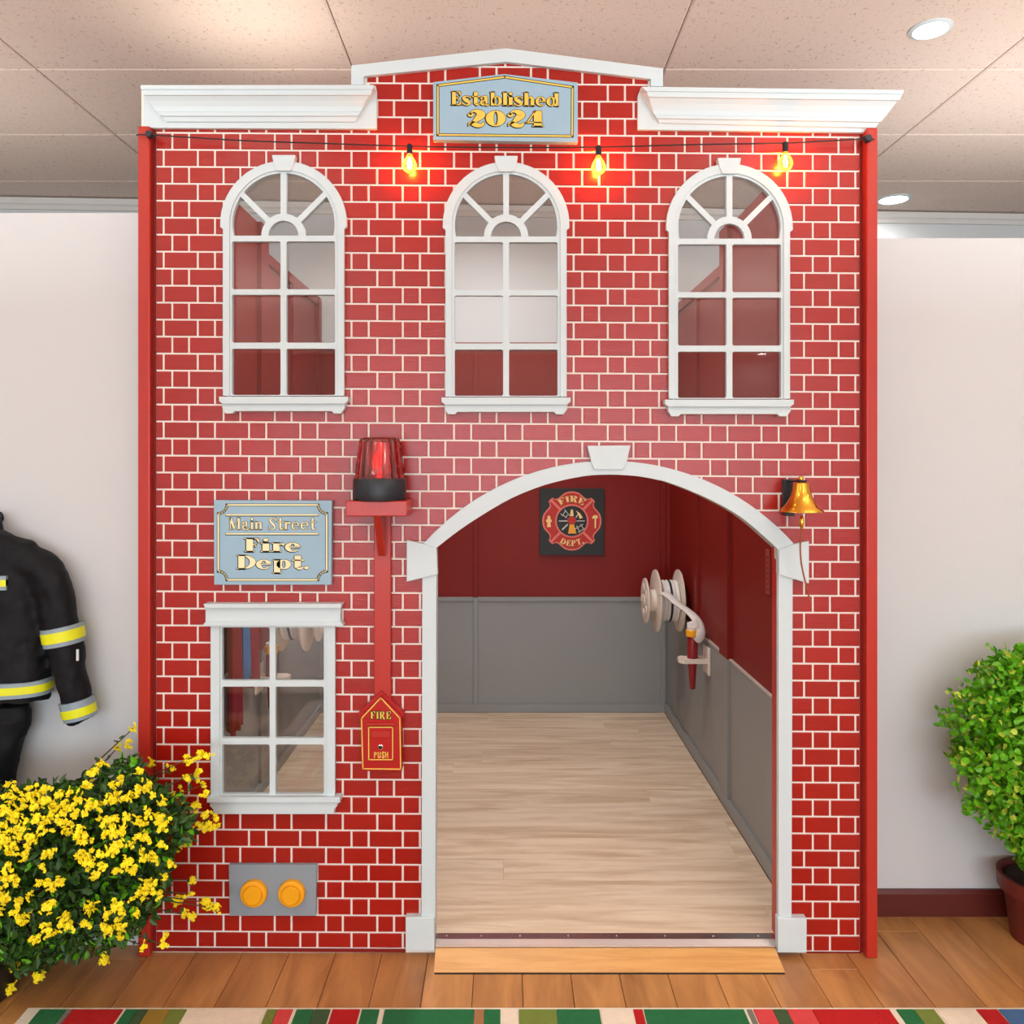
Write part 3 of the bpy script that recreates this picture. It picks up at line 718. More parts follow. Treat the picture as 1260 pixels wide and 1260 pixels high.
    if ch in 'hnr':
        y1 = 1 if ch == 'h' else XH
        g = RC(s, 0, s+W, y1) + (RC(0, y1-T, s+W, y1) + RC(0, 0, s*2+W, T) if s else [])
        if ch == 'r': return s+W+.30, g + ribbon([(s+W*.9, .42), (s+W+.06, .60), (s+W+.18, XH-T)], [T, T, T*1.5]) + dot(s+W+.19, XH-.12, .10)
        x2 = s+W+.17
        g += ribbon([(s+W*.9, .45), (s+W+.06, XH-.09), (x2+W*.2, XH-T*.7), (x2+W*.5, .44)], [T, T*1.3, W*.55, W]) + RC(x2, 0, x2+W, .46)
        if s: g += RC(x2-s*.8, 0, x2+W+s, T)
        return x2+W+s+.05, g
    if ch in 'li':
        y1 = 1 if ch == 'l' else XH
        g = RC(s, 0, s+W, y1) + (RC(0, y1-T, s+W, y1) + RC(0, 0, s*2+W, T) if s else [])
        if ch == 'i': g += dot(s+W/2, .88, .11, max(.8, min(1.4, W/.24)))
        return s*2+W+.04, g
    if ch == 'e':
        rx = .21+W*.62; irx, iry = max(.05, rx-W*.82), XH/2-T; m_ = 22; g = []
        for i in range(m_):
            a0, a1 = radians(2+318*i/m_), radians(2+318*(i+1)/m_)
            def th(a): return (irx, iry) if a < radians(250) else (irx+(rx-irx)*(a-radians(250))/radians(90), iry)
            g.append([[(rx+rx*cos(a0), XH/2+XH/2*sin(a0)), (rx+rx*cos(a1), XH/2+XH/2*sin(a1)), (rx+th(a1)[0]*cos(a1), XH/2+th(a1)[1]*sin(a1)), (rx+th(a0)[0]*cos(a0), XH/2+th(a0)[1]*sin(a0))]])
        g += RC(rx*.5, XH*.46, rx*2, XH*.46+T*1.1)
        # open the lower right
        return rx*2+.05, g
    if ch == 't':
        g = RC(.14, .1, .14+W, .97) + RC(0, XH-T*1.3, .14+W+.19, XH) + ribbon([(.12+W*.6, .14), (.12+W*.9, .03), (.12+W+.17, .14)], [W*.8, T*2, T])
        return .12+W+.2, g
    if ch == '.': return .28, dot(.12, .10, .11, 1.2)
    if ch == '0': return .56+W*1.0, ring(.25+W*.5, .5, .25+W*.5, .5, max(.035, .25-W*.45), .5-T)
    if ch == '2':
        g = ribbon([(.12, .72), (.22, .93), (.44, .94), (.60, .74), (.44, .46), (.20, .20), (.04, .03)], [T*2, T*1.5, W*.7, W*1.05, W*.8, T*1.6, T])
        g += dot(.15, .72, .13) + ribbon([(.06, .12), (.22, .19), (.42, .06), (.62, .06), (.72, .26)], [.10, W*.7, W*.75, W*.5, T])
        return .80, g
    if ch == '4':
        return .80, RC(.36, 0, .36+W*.95, 1) + RC(.02, .22, .74, .22+T*1.3) + [[[(.02, .22), (.40, 1), (.46, 1), (.11, .26)]]] + (RC(.30, 0, .42+W, T) if s else [])
    return .5, []
_gc = {}
def text_mb(txt, W=.28, T=.05, sf=.06, gap=0.0):
    """list of (x, shapes) and total width"""
    x = 0; out = []
    for ch in txt:
        k = (ch, W, T, sf)
        if k not in _gc: _gc[k] = glyph(ch, W, T, sf)
        a, g = _gc[k]; out.append((x, g)); x += a + gap
    return out, x - gap - .05
def letter_line(name, parent, txt, x0, x1, ybase, ycap, yfront, m_, W=.28, T=.05, sf=.06, gap=0.0, slope=0.0, shadow=None, soff=(-.9, .6), depth=.0012, label=None):
    """fit text between pixel x0..x1, baseline ybase and cap line ycap (pixels), on a face at depth yfront"""
    gl, wtot = text_mb(txt, W, T, sf, gap); kx = (x1-x0)/wtot; ky = ybase - ycap
    def put(mb, dx, dy, ya, yb, grow=0):
        for gx_, shapes in gl:
            for sh in shapes:
                loops = [[(x0 + (gx_ + p[0])*kx + dx, ybase - p[1]*ky + dy + slope*((gx_+p[0])*kx)) for p in lp] for lp in sh]
                try: mb.pprism(loops, ya, yb)
                except Exception: pass
    if shadow:
        mb = MB()
        for q in ((-1, 0), (1, 0), (0, -1), (0, 1)):
            put(mb, q[0]*.6 + soff[0], q[1]*.6 + soff[1], yfront - depth*.5, yfront + .0002)
        for q in ((-.7, .3), (.6, .3), (0, -.6)): put(mb, q[0], q[1], yfront - depth*.5, yfront + .0002)
        mb.build('lettering_shadow', shadow, parent, fixn=False)
    mb = MB(); put(mb, 0, 0, yfront - depth, yfront + .0002)
    o_ = mb.build(name, m_, parent, fixn=False)
    if label: o_['label'] = label
    return o_
def stroke_loop(mb, pts, w_, yf, yb, closed=True):
    """thin raised band following a pixel polyline"""
    n = len(pts)
    rng = range(n if closed else n-1)
    for i in rng:
        a, b_ = pts[i], pts[(i+1) % n]; dx, dy = b_[0]-a[0], b_[1]-a[1]; l_ = sqrt(dx*dx+dy*dy) or 1
        ex, ey = dx/l_*w_*.45, dy/l_*w_*.45; nx_, ny_ = -dy/l_*w_/2, dx/l_*w_/2
        mb.pprism([(a[0]-ex+nx_, a[1]-ey+ny_), (b_[0]+ex+nx_, b_[1]+ey+ny_), (b_[0]+ex-nx_, b_[1]+ey-ny_), (a[0]-ex-nx_, a[1]-ey-ny_)], yf, yb)

# ---- "Established 2024" sign
sy = -.026
sg = empty('established_sign', P(621, 173, -.01), 'blue-grey gabled sign reading Established 2024 at the top of the brick facade', 'sign')
mb = MB(); mb.pprism([(533, 101), (621, 91), (711, 101.5), (711, 175), (533, 172)], sy, -.003); mb.build('sign_board', M['signblue'], sg, bevel=.001)
inn = [(538.8, 105.2), (621, 94.8), (704.5, 107.2), (704, 167.5), (538.8, 165.8)]
mb = MB(); stroke_loop(mb, inn, 3.6, sy-.0006, sy); mb.build('border_outline', M['black'], sg)
mb = MB(); stroke_loop(mb, inn, 1.9, sy-.0012, sy); mb.build('border_line', M['gold'], sg)
letter_line('lettering', sg, 'Established', 555.5, 688, 129.2, 112.3, sy, M['gold'], W=.28, T=.06, sf=.05, slope=.012, shadow=M['black'])
letter_line('lettering', sg, '2024', 575, 668, 155, 135.7, sy, M['gold'], W=.36, T=.06, sf=.05, slope=.008, shadow=M['black'])
# ---- "Main Street Fire Dept." sign
sy = -.026
sg = empty('fire_dept_sign', P(336, 719, -.01), 'blue-grey rectangular sign reading Main Street Fire Dept. above the lower window', 'sign')
mb = MB(); mb.pprism([(263, 615.5), (408.5, 616), (407.5, 719.5), (263.5, 719.5)], sy, -.003); mb.build('sign_board', M['signblue'], sg, bevel=.001)
def notched(x0, y0, x1, y1, r):
    return arc(x1, y0, r, 180, 270, 5) + arc(x1, y1, r, 90, 180, 5) + arc(x0, y1, r, 0, 90, 5) + arc(x0, y0, r, 270, 360, 5)
nl = notched(268.5, 621.3, 402, 713.5, 10.5)
mb = MB(); stroke_loop(mb, nl, 3.4, sy-.0006, sy); stroke_loop(mb, [(278.5, 634), (391, 634)], 3.0, sy-.0006, sy, False); stroke_loop(mb, [(278.5, 657.2), (391, 657.2)], 3.0, sy-.0006, sy, False); mb.build('border_outline', M['black'], sg)
mb = MB(); stroke_loop(mb, nl, 1.9, sy-.0012, sy); stroke_loop(mb, [(278.5, 633.6), (391, 633.6)], 1.7, sy-.0012, sy, False); stroke_loop(mb, [(278.5, 656.8), (391, 656.8)], 1.7, sy-.0012, sy, False); mb.build('border_line', M['palegold'], sg)
letter_line('lettering', sg, 'Main Street', 282, 388, 651.8, 637, sy, M['palegold'], W=.155, T=.06, sf=.05, gap=.03, shadow=M['black'], soff=(0, 0))
letter_line('lettering', sg, 'Fire', 301, 369.5, 679, 662.3, sy, M['palegold'], W=.40, T=.07, sf=.10, shadow=M['black'], soff=(-.7, .5))
letter_line('lettering', sg, 'Dept.', 291.5, 379.5, 700.3, 683, sy, M['palegold'], W=.36, T=.07, sf=.08, gap=.02, shadow=M['black'], soff=(-.4, .3))

# ---- beacon shelf with pole, beacon, call box
sh = empty('beacon_shelf', P(471.5, 852, -.01), 'red wall shelf with diagonal brace on a long flat red post left of the arch', 'shelf')
mb = MB(); mb.box((X(461.5), -.020, Z(858)), (X(482), -.0034, Z(630))); mb.build('post', M['red'], sh, bevel=.002)
zt, zbm = Z(616.5, -.13), Z(635.5, -.13)
cxs = X(471.8)
mb = MB(); mb.box((cxs - .086, -.13, zbm), (cxs + .086, -.0034, zt)); mb.build('shelf_board', M['red'], sh, bevel=.003)
mb = MB(); zz = Z(684, -.03); mb.add([(cxs-.010, -.118, zbm), (cxs+.010, -.118, zbm), (cxs+.010, -.020, zbm), (cxs-.010, -.020, zbm), (cxs-.010, -.032, zz), (cxs+.010, -.032, zz), (cxs+.010, -.020, zz), (cxs-.010, -.020, zz)], [(0,1,2,3),(4,7,6,5),(0,4,5,1),(1,5,6,2),(2,6,7,3),(3,7,4,0)]); mb.build('brace', M['red'], sh)
bc = empty('warning_beacon', (cxs, -.066, zt), 'red ribbed emergency beacon lamp on a black base, standing on the small red shelf', 'beacon')
mb = MB(); c = (cxs, -.07, zt); mb.lathe([(.001, 0), (.074, 0), (.076, .004), (.076, .058), (.073, .062), (.001, .062)], c, 40); mb.build('lamp_base', M['blackplastic'], bc, smooth=True)
mb = MB(); rings = []; n_ = 72
pr = [(.070, .062), (.069, .075), (.064, .12), (.059, .165), (.055, .174), (.048, .178)]
for r, h in pr + [(r - .004, h - .004*(i > 3)) for i, (r, h) in list(enumerate(pr))[::-1]]:
    rings.append([(c[0] + (r + .0012*(1 if j % 4 < 2 else -1))*cos(2*pi*j/n_), c[1] + (r + .0012*(1 if j % 4 < 2 else -1))*sin(2*pi*j/n_), c[2] + h) for j in range(n_)])
mb.loft(rings, caps=False); mb.lathe([(.050, .174), (.049, .178), (.001, .179)], c, 36); mb.build('lens_dome', glass_mat('red_lens_shell', (.95, .05, .035), .04, .08), bc)
mb = MB(); mb.lathe([(.001, .062), (.030, .064), (.030, .07), (.014, .07), (.010, .09), (.001, .09)], c, 20); 
rings = []
for i in range(7):
    h = .07 + .095*i/6; hw = .036 - .006*i/6; rings.append([(c[0] + hw*cos(a), c[1] + .012 + hw*sin(a)*.9, c[2] + h) for a in [pi*k/12 for k in range(13)]])
mb.loft(rings, caps=False, closed=False); mb.build('reflector', M['chrome'], bc, smooth=True)
mb = MB(); mb.lathe([(.001, .088), (.010, .092), (.013, .105), (.010, .12), (.004, .135), (.001, .14)], (c[0]-.006, c[1]-.008, c[2]), 16); mb.build('bulb', M['redbulb'], bc, smooth=True)

yb2 = -.046
cb_ = empty('fire_call_box', P(470, 948, -.02), 'small red house-shaped fire call box with gold outlines on the brick wall', 'call box')
outl = [(468.6, 857), (493.6, 882), (494.2, 949), (445, 949), (443.8, 882)]
mb = MB(); mb.pprism(outl, yb2, -.0032); mb.build('box_body', M['pinkred'], cb_, bevel=.002)
mb = MB(); mb.pprism([(468.6, 850.5), (497.5, 878.5), (495, 884.5), (468.6, 858.5), (442, 884.5), (440, 878.5)], yb2 + .016, -.0032); mb.build('roof', M['pinkred'], cb_, bevel=.001)
mb = MB(); stroke_loop(mb, [(468.4, 858.6), (492, 884), (493, 946.5), (446.5, 946), (444.8, 884)], 1.3, yb2-.0008, yb2+.0005); mb.build('gold_outline', M['gold'], cb_)
mb = MB(); mb.pprism(rect(453, 894.5, 484, 935.5), yb2-.004, yb2); dr = mb.build('push_door', M['pinkred'], cb_, bevel=.0008)
mb = MB(); stroke_loop(mb, rect(453.6, 895, 483.2, 934.8), 1.2, yb2-.0048, yb2-.0035); mb.build('gold_outline', M['gold'], dr)
mb = MB(); mb.pprism(rect(452, 890, 485.5, 892.6), yb2-.008, yb2); mb.build('door_hood', M['red'], cb_, bevel=.0005)
mb = MB(); mb.pprism(rect(457.5, 900, 479.5, 907), yb2-.007, yb2-.003); mb.build('instruction_plate', M['red'], dr, bevel=.0005)
mb = MB(); mb.lathe([(.001, 0), (.0078, 0), (.0078, -.003), (.0055, -.005), (.0045, -.002), (.001, -.002)], P(468.4, 919, yb2-.003), 18, 'Y'); mb.build('push_button', [M['chrome'], M['black']], dr, smooth=True)
mb = MB(); mb.lathe([(.001, -.003), (.0044, -.003), (.001, -.0034)], P(468.4, 919, yb2-.003), 14, 'Y'); mb.build('button_centre', M['black'], dr)
letter_line('lettering', cb_, 'FIRE', 456, 481.3, 885, 875.2, yb2, M['gold'], W=.22, T=.08, sf=.05, gap=.04, shadow=M['black'], soff=(0, 0), depth=.0008)
letter_line('lettering', cb_, 'PUSH', 460.2, 478, 932.6, 925.3, yb2-.004, M['gold'], W=.16, T=.16, sf=0, gap=.06, depth=.001)

# ---- grey plate with yellow caps
pl = empty('cap_plate', P(335, 1127, 0), 'grey rectangular plate with two round yellow caps near the foot of the facade', 'plate')
mb = MB(); mb.pprism([(281.5, 1064), (389.5, 1064), (388.6, 1127), (282.4, 1127)], -.016, -.0033); mb.build('plate', M['plategrey'], pl, bevel=.001)
for px in (313, 359.5):
    mb = MB(); q = P(px, 1098, -.016)
    mb.lathe([(.001, .001), (.039, .001), (.040, -.004), (.038, -.012), (.028, -.014), (.001, -.014)], q, 36, 'Y'); cp = mb.build('cap', M['yellowcap'], pl, smooth=True)
    mb = MB(); mb.lathe([(.001, -.012), (.027, -.013), (.028, -.015), (.027, -.021), (.025, -.023), (.001, -.023)], q, 32, 'Y'); mb.build('cap_knob', M['yellowcap'], cp, smooth=True)

# ---- bell
yb3 = -.09
bl = empty('brass_bell', P(974, 630, 0), 'polished brass bell on a black bracket with a hanging cord, right of the arch', 'bell')
mb = MB(); mb.box((X(961.5), -.014, Z(628)), (X(974), -.0034, Z(589.5))); mb.box((X(962), -.034, Z(634)), (X(973), -.0034, Z(627)))
mb.build('bracket_plate', M['blackplastic'], bl, bevel=.0015)
bx = X(986, yb3)
mb = MB(); mb.tube([(X(968), -.010, Z(592)), (bx, yb3, Z(591.5, yb3))], .005, 8, flat=.6); mb.lathe([(.001, 0), (.014, 0), (.014, .006), (.001, .006)], (bx, yb3, Z(593.5, yb3)), 16); mb.build('bracket_arm', M['black'], bl)
mb = MB(); zt_ = Z(593, yb3); k = S*(D+yb3)/D
prb = [(.001, 0), (7*k, 0), (9.2*k, -1.5*k), (10*k, -5*k), (11*k, -11*k), (13*k, -18*k), (16.5*k, -25*k), (21*k, -30.5*k), (26*k, -35*k), (26.4*k, -36.5*k), (24*k, -36.5*k), (19*k, -30*k), (14*k, -22*k), (9*k, -10*k), (.001, -3*k)]
mb.lathe(prb, (bx, yb3, zt_), 40); mb.build('bell_cup', M['brass'], bl, smooth=True)
mb = MB(); mb.lathe([(.001, -.002), (.006, 0), (.008, .006), (.006, .012), (.001, .014)], (bx-.001, yb3, Z(591.5, yb3)), 16); mb.build('finial', M['brass'], bl, smooth=True)
mb = MB(); mb.tube([(bx, yb3, Z(600, yb3)), (bx, yb3, Z(628, yb3))], .002, 6); mb.lathe([(.001, -.008), (.006, -.006), (.008, 0), (.006, .006), (.001, .008)], (bx, yb3, Z(630, yb3)), 14); mb.build('clapper', M['chrome'], bl, smooth=True)
mb = MB(); mb.lathe([(.001, 0), (.005, -.006), (.007, -.018), (.005, -.034), (.001, -.042)], P(986.5, 634, yb3), 10); mb.build('cord_toggle', M['brass'], bl, smooth=True)
mb = MB(); mb.tube(spline([tuple(P(a, b_, yb3)) for a, b_ in ((987, 648), (985.5, 655), (984.6, 672), (985.6, 690), (988.5, 706), (992, 720), (997, 740))], 4), [.0024]*24 + [.0016], 6); mb.build('cord', M['cord'], bl, smooth=True)

# ---- string lights
ys = -.036
sl_ = empty('string_lights', P(622, 178, ys), 'black wire of glowing amber filament bulbs strung under the cornices', 'string lights')
cab = [(168, 166.5), (184, 166), (300, 173), (400, 176.5), (504, 180), (620, 181.5), (736, 181), (850, 178), (966, 176), (1010, 173.8), (1067, 171), (1076, 172.5)]
mb = MB(); mb.tube(spline([tuple(P(a, b_, ys)) for a, b_ in cab], 5), .0019, 6); mb.build('cable', M['black'], sl_, smooth=True)
for (a, b_) in ((184.5, 166), (1067, 171)):
    mb = MB(); q = P(a, b_, ys); mb.lathe([(.001, -.012), (.009, -.012), (.011, -.004), (.011, .004), (.007, .012), (.001, .012)], q, 14, 'Y')
    mb.tube([q + Vector((0, .008, 0)), (q.x, -.018, q.z)], .004, 6); mb.tube([q + Vector((-.012, 0, .006)), q + Vector((.012, 0, -.005))], .004, 6); mb.build('wall_hook', M['blackplastic'], sl_, smooth=True)
for (a, b_) in ((504, 179), (736.5, 181), (966.5, 176.5)):
    q = P(a, b_, ys)
    mb = MB(); mb.lathe([(.001, .004), (.006, .004), (.0085, 0), (.0085, -.02), (.0095, -.022), (.0095, -.026), (.001, -.026)], q, 16); mb.build('socket', M['blackplastic'], sl_, smooth=True)
    mb = MB(); mb.lathe([(.007, -.026), (.009, -.032), (.017, -.044), (.0215, -.056), (.0215, -.062), (.017, -.073), (.008, -.079), (.001, -.080)], q, 20); bu = mb.build('bulb', M['bulbglass'], sl_, smooth=True)
    mb = MB()
    for t in range(4):
        an = pi*t/2 + .3; mb.tube([q + Vector((.002*cos(an), .002*sin(an), -.034)), q + Vector((.007*cos(an), .007*sin(an), -.052)), q + Vector((.004*cos(an), .004*sin(an), -.068))], .0011, 5)
    mb.build('filament', M['filament'], bu)
    l = bpy.data.lights.new('bulb_light', 'POINT'); l.energy = 2.6; l.color = (1, .30, .04); l.shadow_soft_size = .008
    o = bpy.data.objects.new('bulb_light', l); COL.objects.link(o); o.location = q + Vector((0, -.0, -.055))

# ---- poster with fire department emblem on the back wall
yp = YD - .006
ps = empty('emblem_poster', P(703, 683, yp), 'black square plaque with a red fire department emblem on the inside back wall', 'plaque')
mb = MB(); mb.pprism([(664, 601), (743.5, 601), (743, 683), (664, 683)], yp - .012, YD - .0002); mb.build('panel', mat('plaque_black', srgb(30, 32, 28), .5), ps, bevel=.001)
E0 = yp - .012; ec = (703.6, 641)
quad = [(0, -36.4), (4, -36.1), (8.8, -34.6), (12.8, -31.4), (16.4, -28.2), (19, -27.1), (21.8, -27.4), (23.5, -28.6)]
def sym(q):
    top = [(-a, b_) for a, b_ in q[::-1][:-1]] + q   # left corner -> right corner over the top
    out = []
    for k_ in range(4):
        out += [(x*cos(k_*pi/2) - y*sin(k_*pi/2), x*sin(k_*pi/2) + y*cos(k_*pi/2)) for x, y in top]
        a_, b2 = (26.6, -26.6)[0], -26.6
        out += [(26.6*cos(k_*pi/2) + 26.6*sin(k_*pi/2), 26.6*sin(k_*pi/2) - 26.6*cos(k_*pi/2))]
    return out
shp = sym(quad)
pink = mat('emblem_pink', srgb(226, 120, 104), .5); ered = mat('emblem_red', srgb(190, 40, 26), .5); ecream = mat('emblem_cream', srgb(248, 216, 140), .5); egrey = mat('emblem_silver', srgb(190, 190, 180), .5)
def emb(name, loops, d0, m_):
    mb = MB()
    for lp in loops: mb.pprism([(ec[0] + p[0], ec[1] + p[1]) for p in lp], E0 - d0, E0 + .0002)
    return mb.build(name, m_, ps)
emb('cross_outline', [shp], .0010, pink)
emb('cross_field', [[(p[0]*.945, p[1]*.945) for p in shp]], .0018, ered)
bands = []
for k_ in range(4):
    a = pi/4 + k_*pi/2; c_, s_ = cos(a), sin(a); u = 1.5
    bands.append([(19*c_ - u*s_, 19*s_ + u*c_), (36*c_ - u*s_, 36*s_ + u*c_), (36*c_ + u*s_, 36*s_ - u*c_), (19*c_ + u*s_, 19*s_ - u*c_)])
for bd_ in bands: emb('cross_band', [bd_], .0024, pink)
emb('ring', [[(20.6*cos(2*pi*i/32), 20.6*sin(2*pi*i/32)) for i in range(32)]], .0030, pink)
emb('centre_disc', [[(18.6*cos(2*pi*i/32), 18.6*sin(2*pi*i/32)) for i in range(32)]], .0036, M['black'])
def bar(x0, y0, x1, y1, w_):
    dx, dy = x1-x0, y1-y0; l_ = sqrt(dx*dx+dy*dy); nx_, ny_ = -dy/l_*w_/2, dx/l_*w_/2
    return [(x0+nx_, y0+ny_), (x1+nx_, y1+ny_), (x1-nx_, y1-ny_), (x0-nx_, y0-ny_)]
emb('tools', [bar(-14, -9, -6, -4, 1), bar(-9, -14, -2, -6, 1), bar(-12, -6, -8, -12, 1), bar(-8, -3.5, -4, -9, 1), bar(5, -4, 9, -10, 1.4), bar(-16, 0, -5, 0, 1.6), bar(6, 0, 16, 0, 1.2), bar(-12, 11, -5, 4, 1.8), bar(4, 10, 14, 4, 1), bar(8, 14, 16, 9, 1), bar(6, 6, 10, 14, 1), bar(11, 4, 14.5, 10, 1)], .0042, egrey)
emb('axe_and_nozzle', [[(-1.2, -14), (1.4, -14), (2.2, -6), (-2.2, -6)], [(5, -13), (10, -9.5), (13.5, -4), (9.5, -2.5), (8.5, -7)]], .0044, ecream)
emb('trumpet', [[(-2.6, 4), (2.6, 4), (5.6, 15.5), (-4.6, 15.5)]], .0046, M['yellowcap'])
emb('hub', [[(5.5*cos(2*pi*i/14), 5.0*sin(2*pi*i/14)-.5) for i in range(14)]], .0048, ered)
emb('hydrant', [[(-30.4, 7.5), (-30, 2), (-31.6, 1), (-31.6, -1.5), (-30, -2), (-30, -5), (-28.2, -7), (-26.4, -5), (-26.4, -2), (-24.8, -1.5), (-24.8, 1), (-26.4, 2), (-25.8, 7.5)]], .0026, ecream)
emb('fire_axe', [[(24.8, -4.5), (27, -7), (31.5, -7), (32, -3.5), (30, -3), (29.6, 9), (28, 9), (28, -3.2), (25.2, -2.6)]], .0026, ecream)
def arctext(name, txt, r, mid, kx, cap, W, flip):
    gl, wt = text_mb(txt, W, .09, .06, .04); mb = MB()
    for gx_, shapes in gl:
        for sh_ in shapes:
            loops = []
            for lp in sh_:
                L = []
                for p in lp:
                    u = (gx_ + p[0] - wt/2)*kx; h = p[1]*cap
                    if not flip: a = u/r; rr = r + h; L.append((ec[0] + rr*sin(a), ec[1] - rr*cos(a)))
                    else: a = u/r; rr = r - h; L.append((ec[0] + rr*sin(a), ec[1] + rr*cos(a)))
                loops.append(L)
            mb.pprism(loops, E0 - .0028, E0)
    mb.build(name, ecream, ps, fixn=False)
arctext('lettering', 'FIRE', 23.2, 0, 9.6, 8.2, .26, False)
arctext('lettering', 'DEPT.', 31.2, 0, 8.6, 7.6, .24, True)

# ---- hose reels and nozzles on both inner walls
def reel(xw, sgn, yd, label):
    zc = ZC - 297*S; r_ = empty('hose_reel', (xw, yd, zc), label, 'hose reel', None)
    X_ = lambda off: xw - sgn*off
    def disc(off, R, th, name):
        mb = MB(); c = (X_(off), yd, zc); t = th*(-sgn)
        mb.lathe([(.001, 0), (R-.006, 0), (R, t*.2), (R, t*.8), (R-.006, t), (.03, t), (.028, t*1.4), (.001, t*1.4)], c, 40, 'X'); return mb.build(name, M['reel'], r_, smooth=True)
    disc(.036, .155, .011, 'flange'); disc(.150, .155, .011, 'flange')
    d1 = disc(.203, .112, .011, 'crank_disc')
    mb = MB()
    for a in range(5):
        an = 2*pi*a/5; mb.lathe([(.001, 0), (.020, 0), (.020, -sgn*.004), (.001, -sgn*.004)], (X_(.214), yd + .065*cos(an), zc + .065*sin(an)), 16, 'X')
    mb.build('disc_knobs', M['reel'], d1)
    mb = MB(); mb.lathe([(.001, 0), (.026, 0), (.026, -sgn*.03), (.001, -sgn*.03)], (xw, yd, zc), 20, 'X'); mb.build('wall_mount', M['red_in'], r_)
    mb = MB(); mb.lathe([(.001, -sgn*.16), (.055, -sgn*.16), (.055, -sgn*.205), (.001, -sgn*.205)], (xw, yd, zc), 28, 'X'); mb.lathe([(.001, -sgn*.02), (.045, -sgn*.02), (.045, -sgn*.16), (.001, -sgn*.16)], (xw, yd, zc), 28, 'X'); mb.build('axle', M['reel'], r_, smooth=True)
    prf = [(.001, -sgn*.046)]
    for i in range(5):
        a = .050 + i*.020
        prf += [(.096, -sgn*a), (.103, -sgn*(a+.005)), (.103, -sgn*(a+.013)), (.096, -sgn*(a+.018))]
    prf += [(.001, -sgn*.149)]
    mb = MB(); mb.lathe(prf, (xw, yd, zc), 36, 'X'); mb.build('wound_hose', M['hose'], r_, smooth=True)
    mb = MB(); mb.lathe([(.1045, -sgn*.088), (.1065, -sgn*.090), (.1065, -sgn*.096), (.1045, -sgn*.098)], (xw, yd, zc), 36, 'X'); mb.build('dark_band', M['black'], r_)
    return r_
def holder(xw, sgn, yd, zc, nx_off, label, label2):
    h_ = empty('nozzle_bracket', (xw, yd, zc), label, 'bracket')
    mb = MB(); mb.box((xw - sgn*.0062, yd-.05, zc-.062), (xw - sgn*.020, yd+.05, zc+.062)); mb.build('wall_plate', M['reel'], h_, bevel=.008)
    mb = MB(); r = .0245; x_out = .142
    cx_ = xw - sgn*nx_off
    ol = [(xw - sgn*.019, yd-.038), (xw - sgn*(x_out-.02), yd-.038), (xw - sgn*x_out, yd-.02), (xw - sgn*x_out, yd+.02), (xw - sgn*(x_out-.02), yd+.038), (xw - sgn*.019, yd+.038)]
    hole = [(cx_ + r*cos(2*pi*i/20), yd + r*sin(2*pi*i/20)) for i in range(20)]
    t = MB(); t.prism([ol, hole], 0, .018); mb.v = [(x, z, zc + y - .009) for x, y, z in t.v]; mb.f = t.f; mb.mi = t.mi
    mb.build('ring_arm', M['reel'], h_)
    nz = empty('hose_nozzle', (cx_, yd, zc), label2, 'nozzle')
    c = (cx_, yd, zc)
    mb = MB(); mb.lathe([(.001, .105), (.020, .105), (.0235, .09), (.0235, .010), (.021, -.01), (.018, -.04), (.012, -.125), (.010, -.130), (.001, -.130)], c, 24); mb.build('barrel', M['nozred'], nz, smooth=True)
    mb = MB(); mb.lathe([(.001, .104), (.024, .104), (.029, .108), (.029, .132), (.025, .136), (.001, .136)], c, 24); mb.build('collar', M['yellowcap'], nz, smooth=True)
    mb = MB(); mb.lathe([(.001, .136), (.024, .136), (.024, .148), (.018, .150), (.001, .150)], c, 20); mb.build('coupling', M['reel'], nz, smooth=True)
    return c
ry = .709*D
reel(xr_, 1, ry, 'white hose reel mounted on the right inner wall, seen through the doorway')
c = holder(xr_, 1, .515*D, ZC - 374*S, .078, 'white nozzle bracket on the right inner wall below the reel', 'red fire nozzle with yellow collar held in the white bracket inside the doorway')
# canvas hose from reel to nozzle
def hose(pts, rs, name, label):
    mb = MB(); mb.tube(spline(pts, 6), rs, 10, flat=.45); o_ = mb.build(name, M['hose'], None, smooth=True); tag(o_, label, 'hose')
zc_ = ZC - 297*S
hose([(xr_-.14, ry-.10, zc_+.045), (xr_-.13, ry-.16, zc_+.055), (xr_-.09, .515*D+.25, zc_+.02), (xr_-.055, .515*D+.07, zc_-.005), (xr_-.045, .515*D-.01, zc_-.05), (xr_-.066, .515*D-.015, zc_-.085), (c[0]+.001, c[1], c[2]+.160), (c[0], c[1], c[2]+.150)], .026, 'fire_hose', 'white canvas hose running from the right wall reel to its nozzle')
reel(xl_, -1, .538*D, 'white hose reel on the left inner wall, seen through the lower window')
holder(xl_, -1, .4286*D, ZC - 384*S, .066, 'white nozzle bracket on the left inner wall, seen through the lower window', 'red nozzle with yellow collar seen through the lower window')
# vent strip on the right inner wall near the doorway
yv = .40; mb = MB(); mb.box((xr_-.0045, yv, Z(732, yv)), (xr_-.0001, yv+.04, Z(677, yv)))
vt = mb.build('vent_strip', mat('vent_red', srgb(150, 70, 60), .5)); tag(vt, 'small pale red slotted strip on the inner wall beside the right jamb', 'vent')
for i in range(7):
    z0 = Z(732, yv) + .012 + i*.0185; mb = MB(); mb.box((xr_-.0052, yv+.010, z0), (xr_-.0044, yv+.030, z0+.008)); mb.build('slot', M['red_in'], vt)
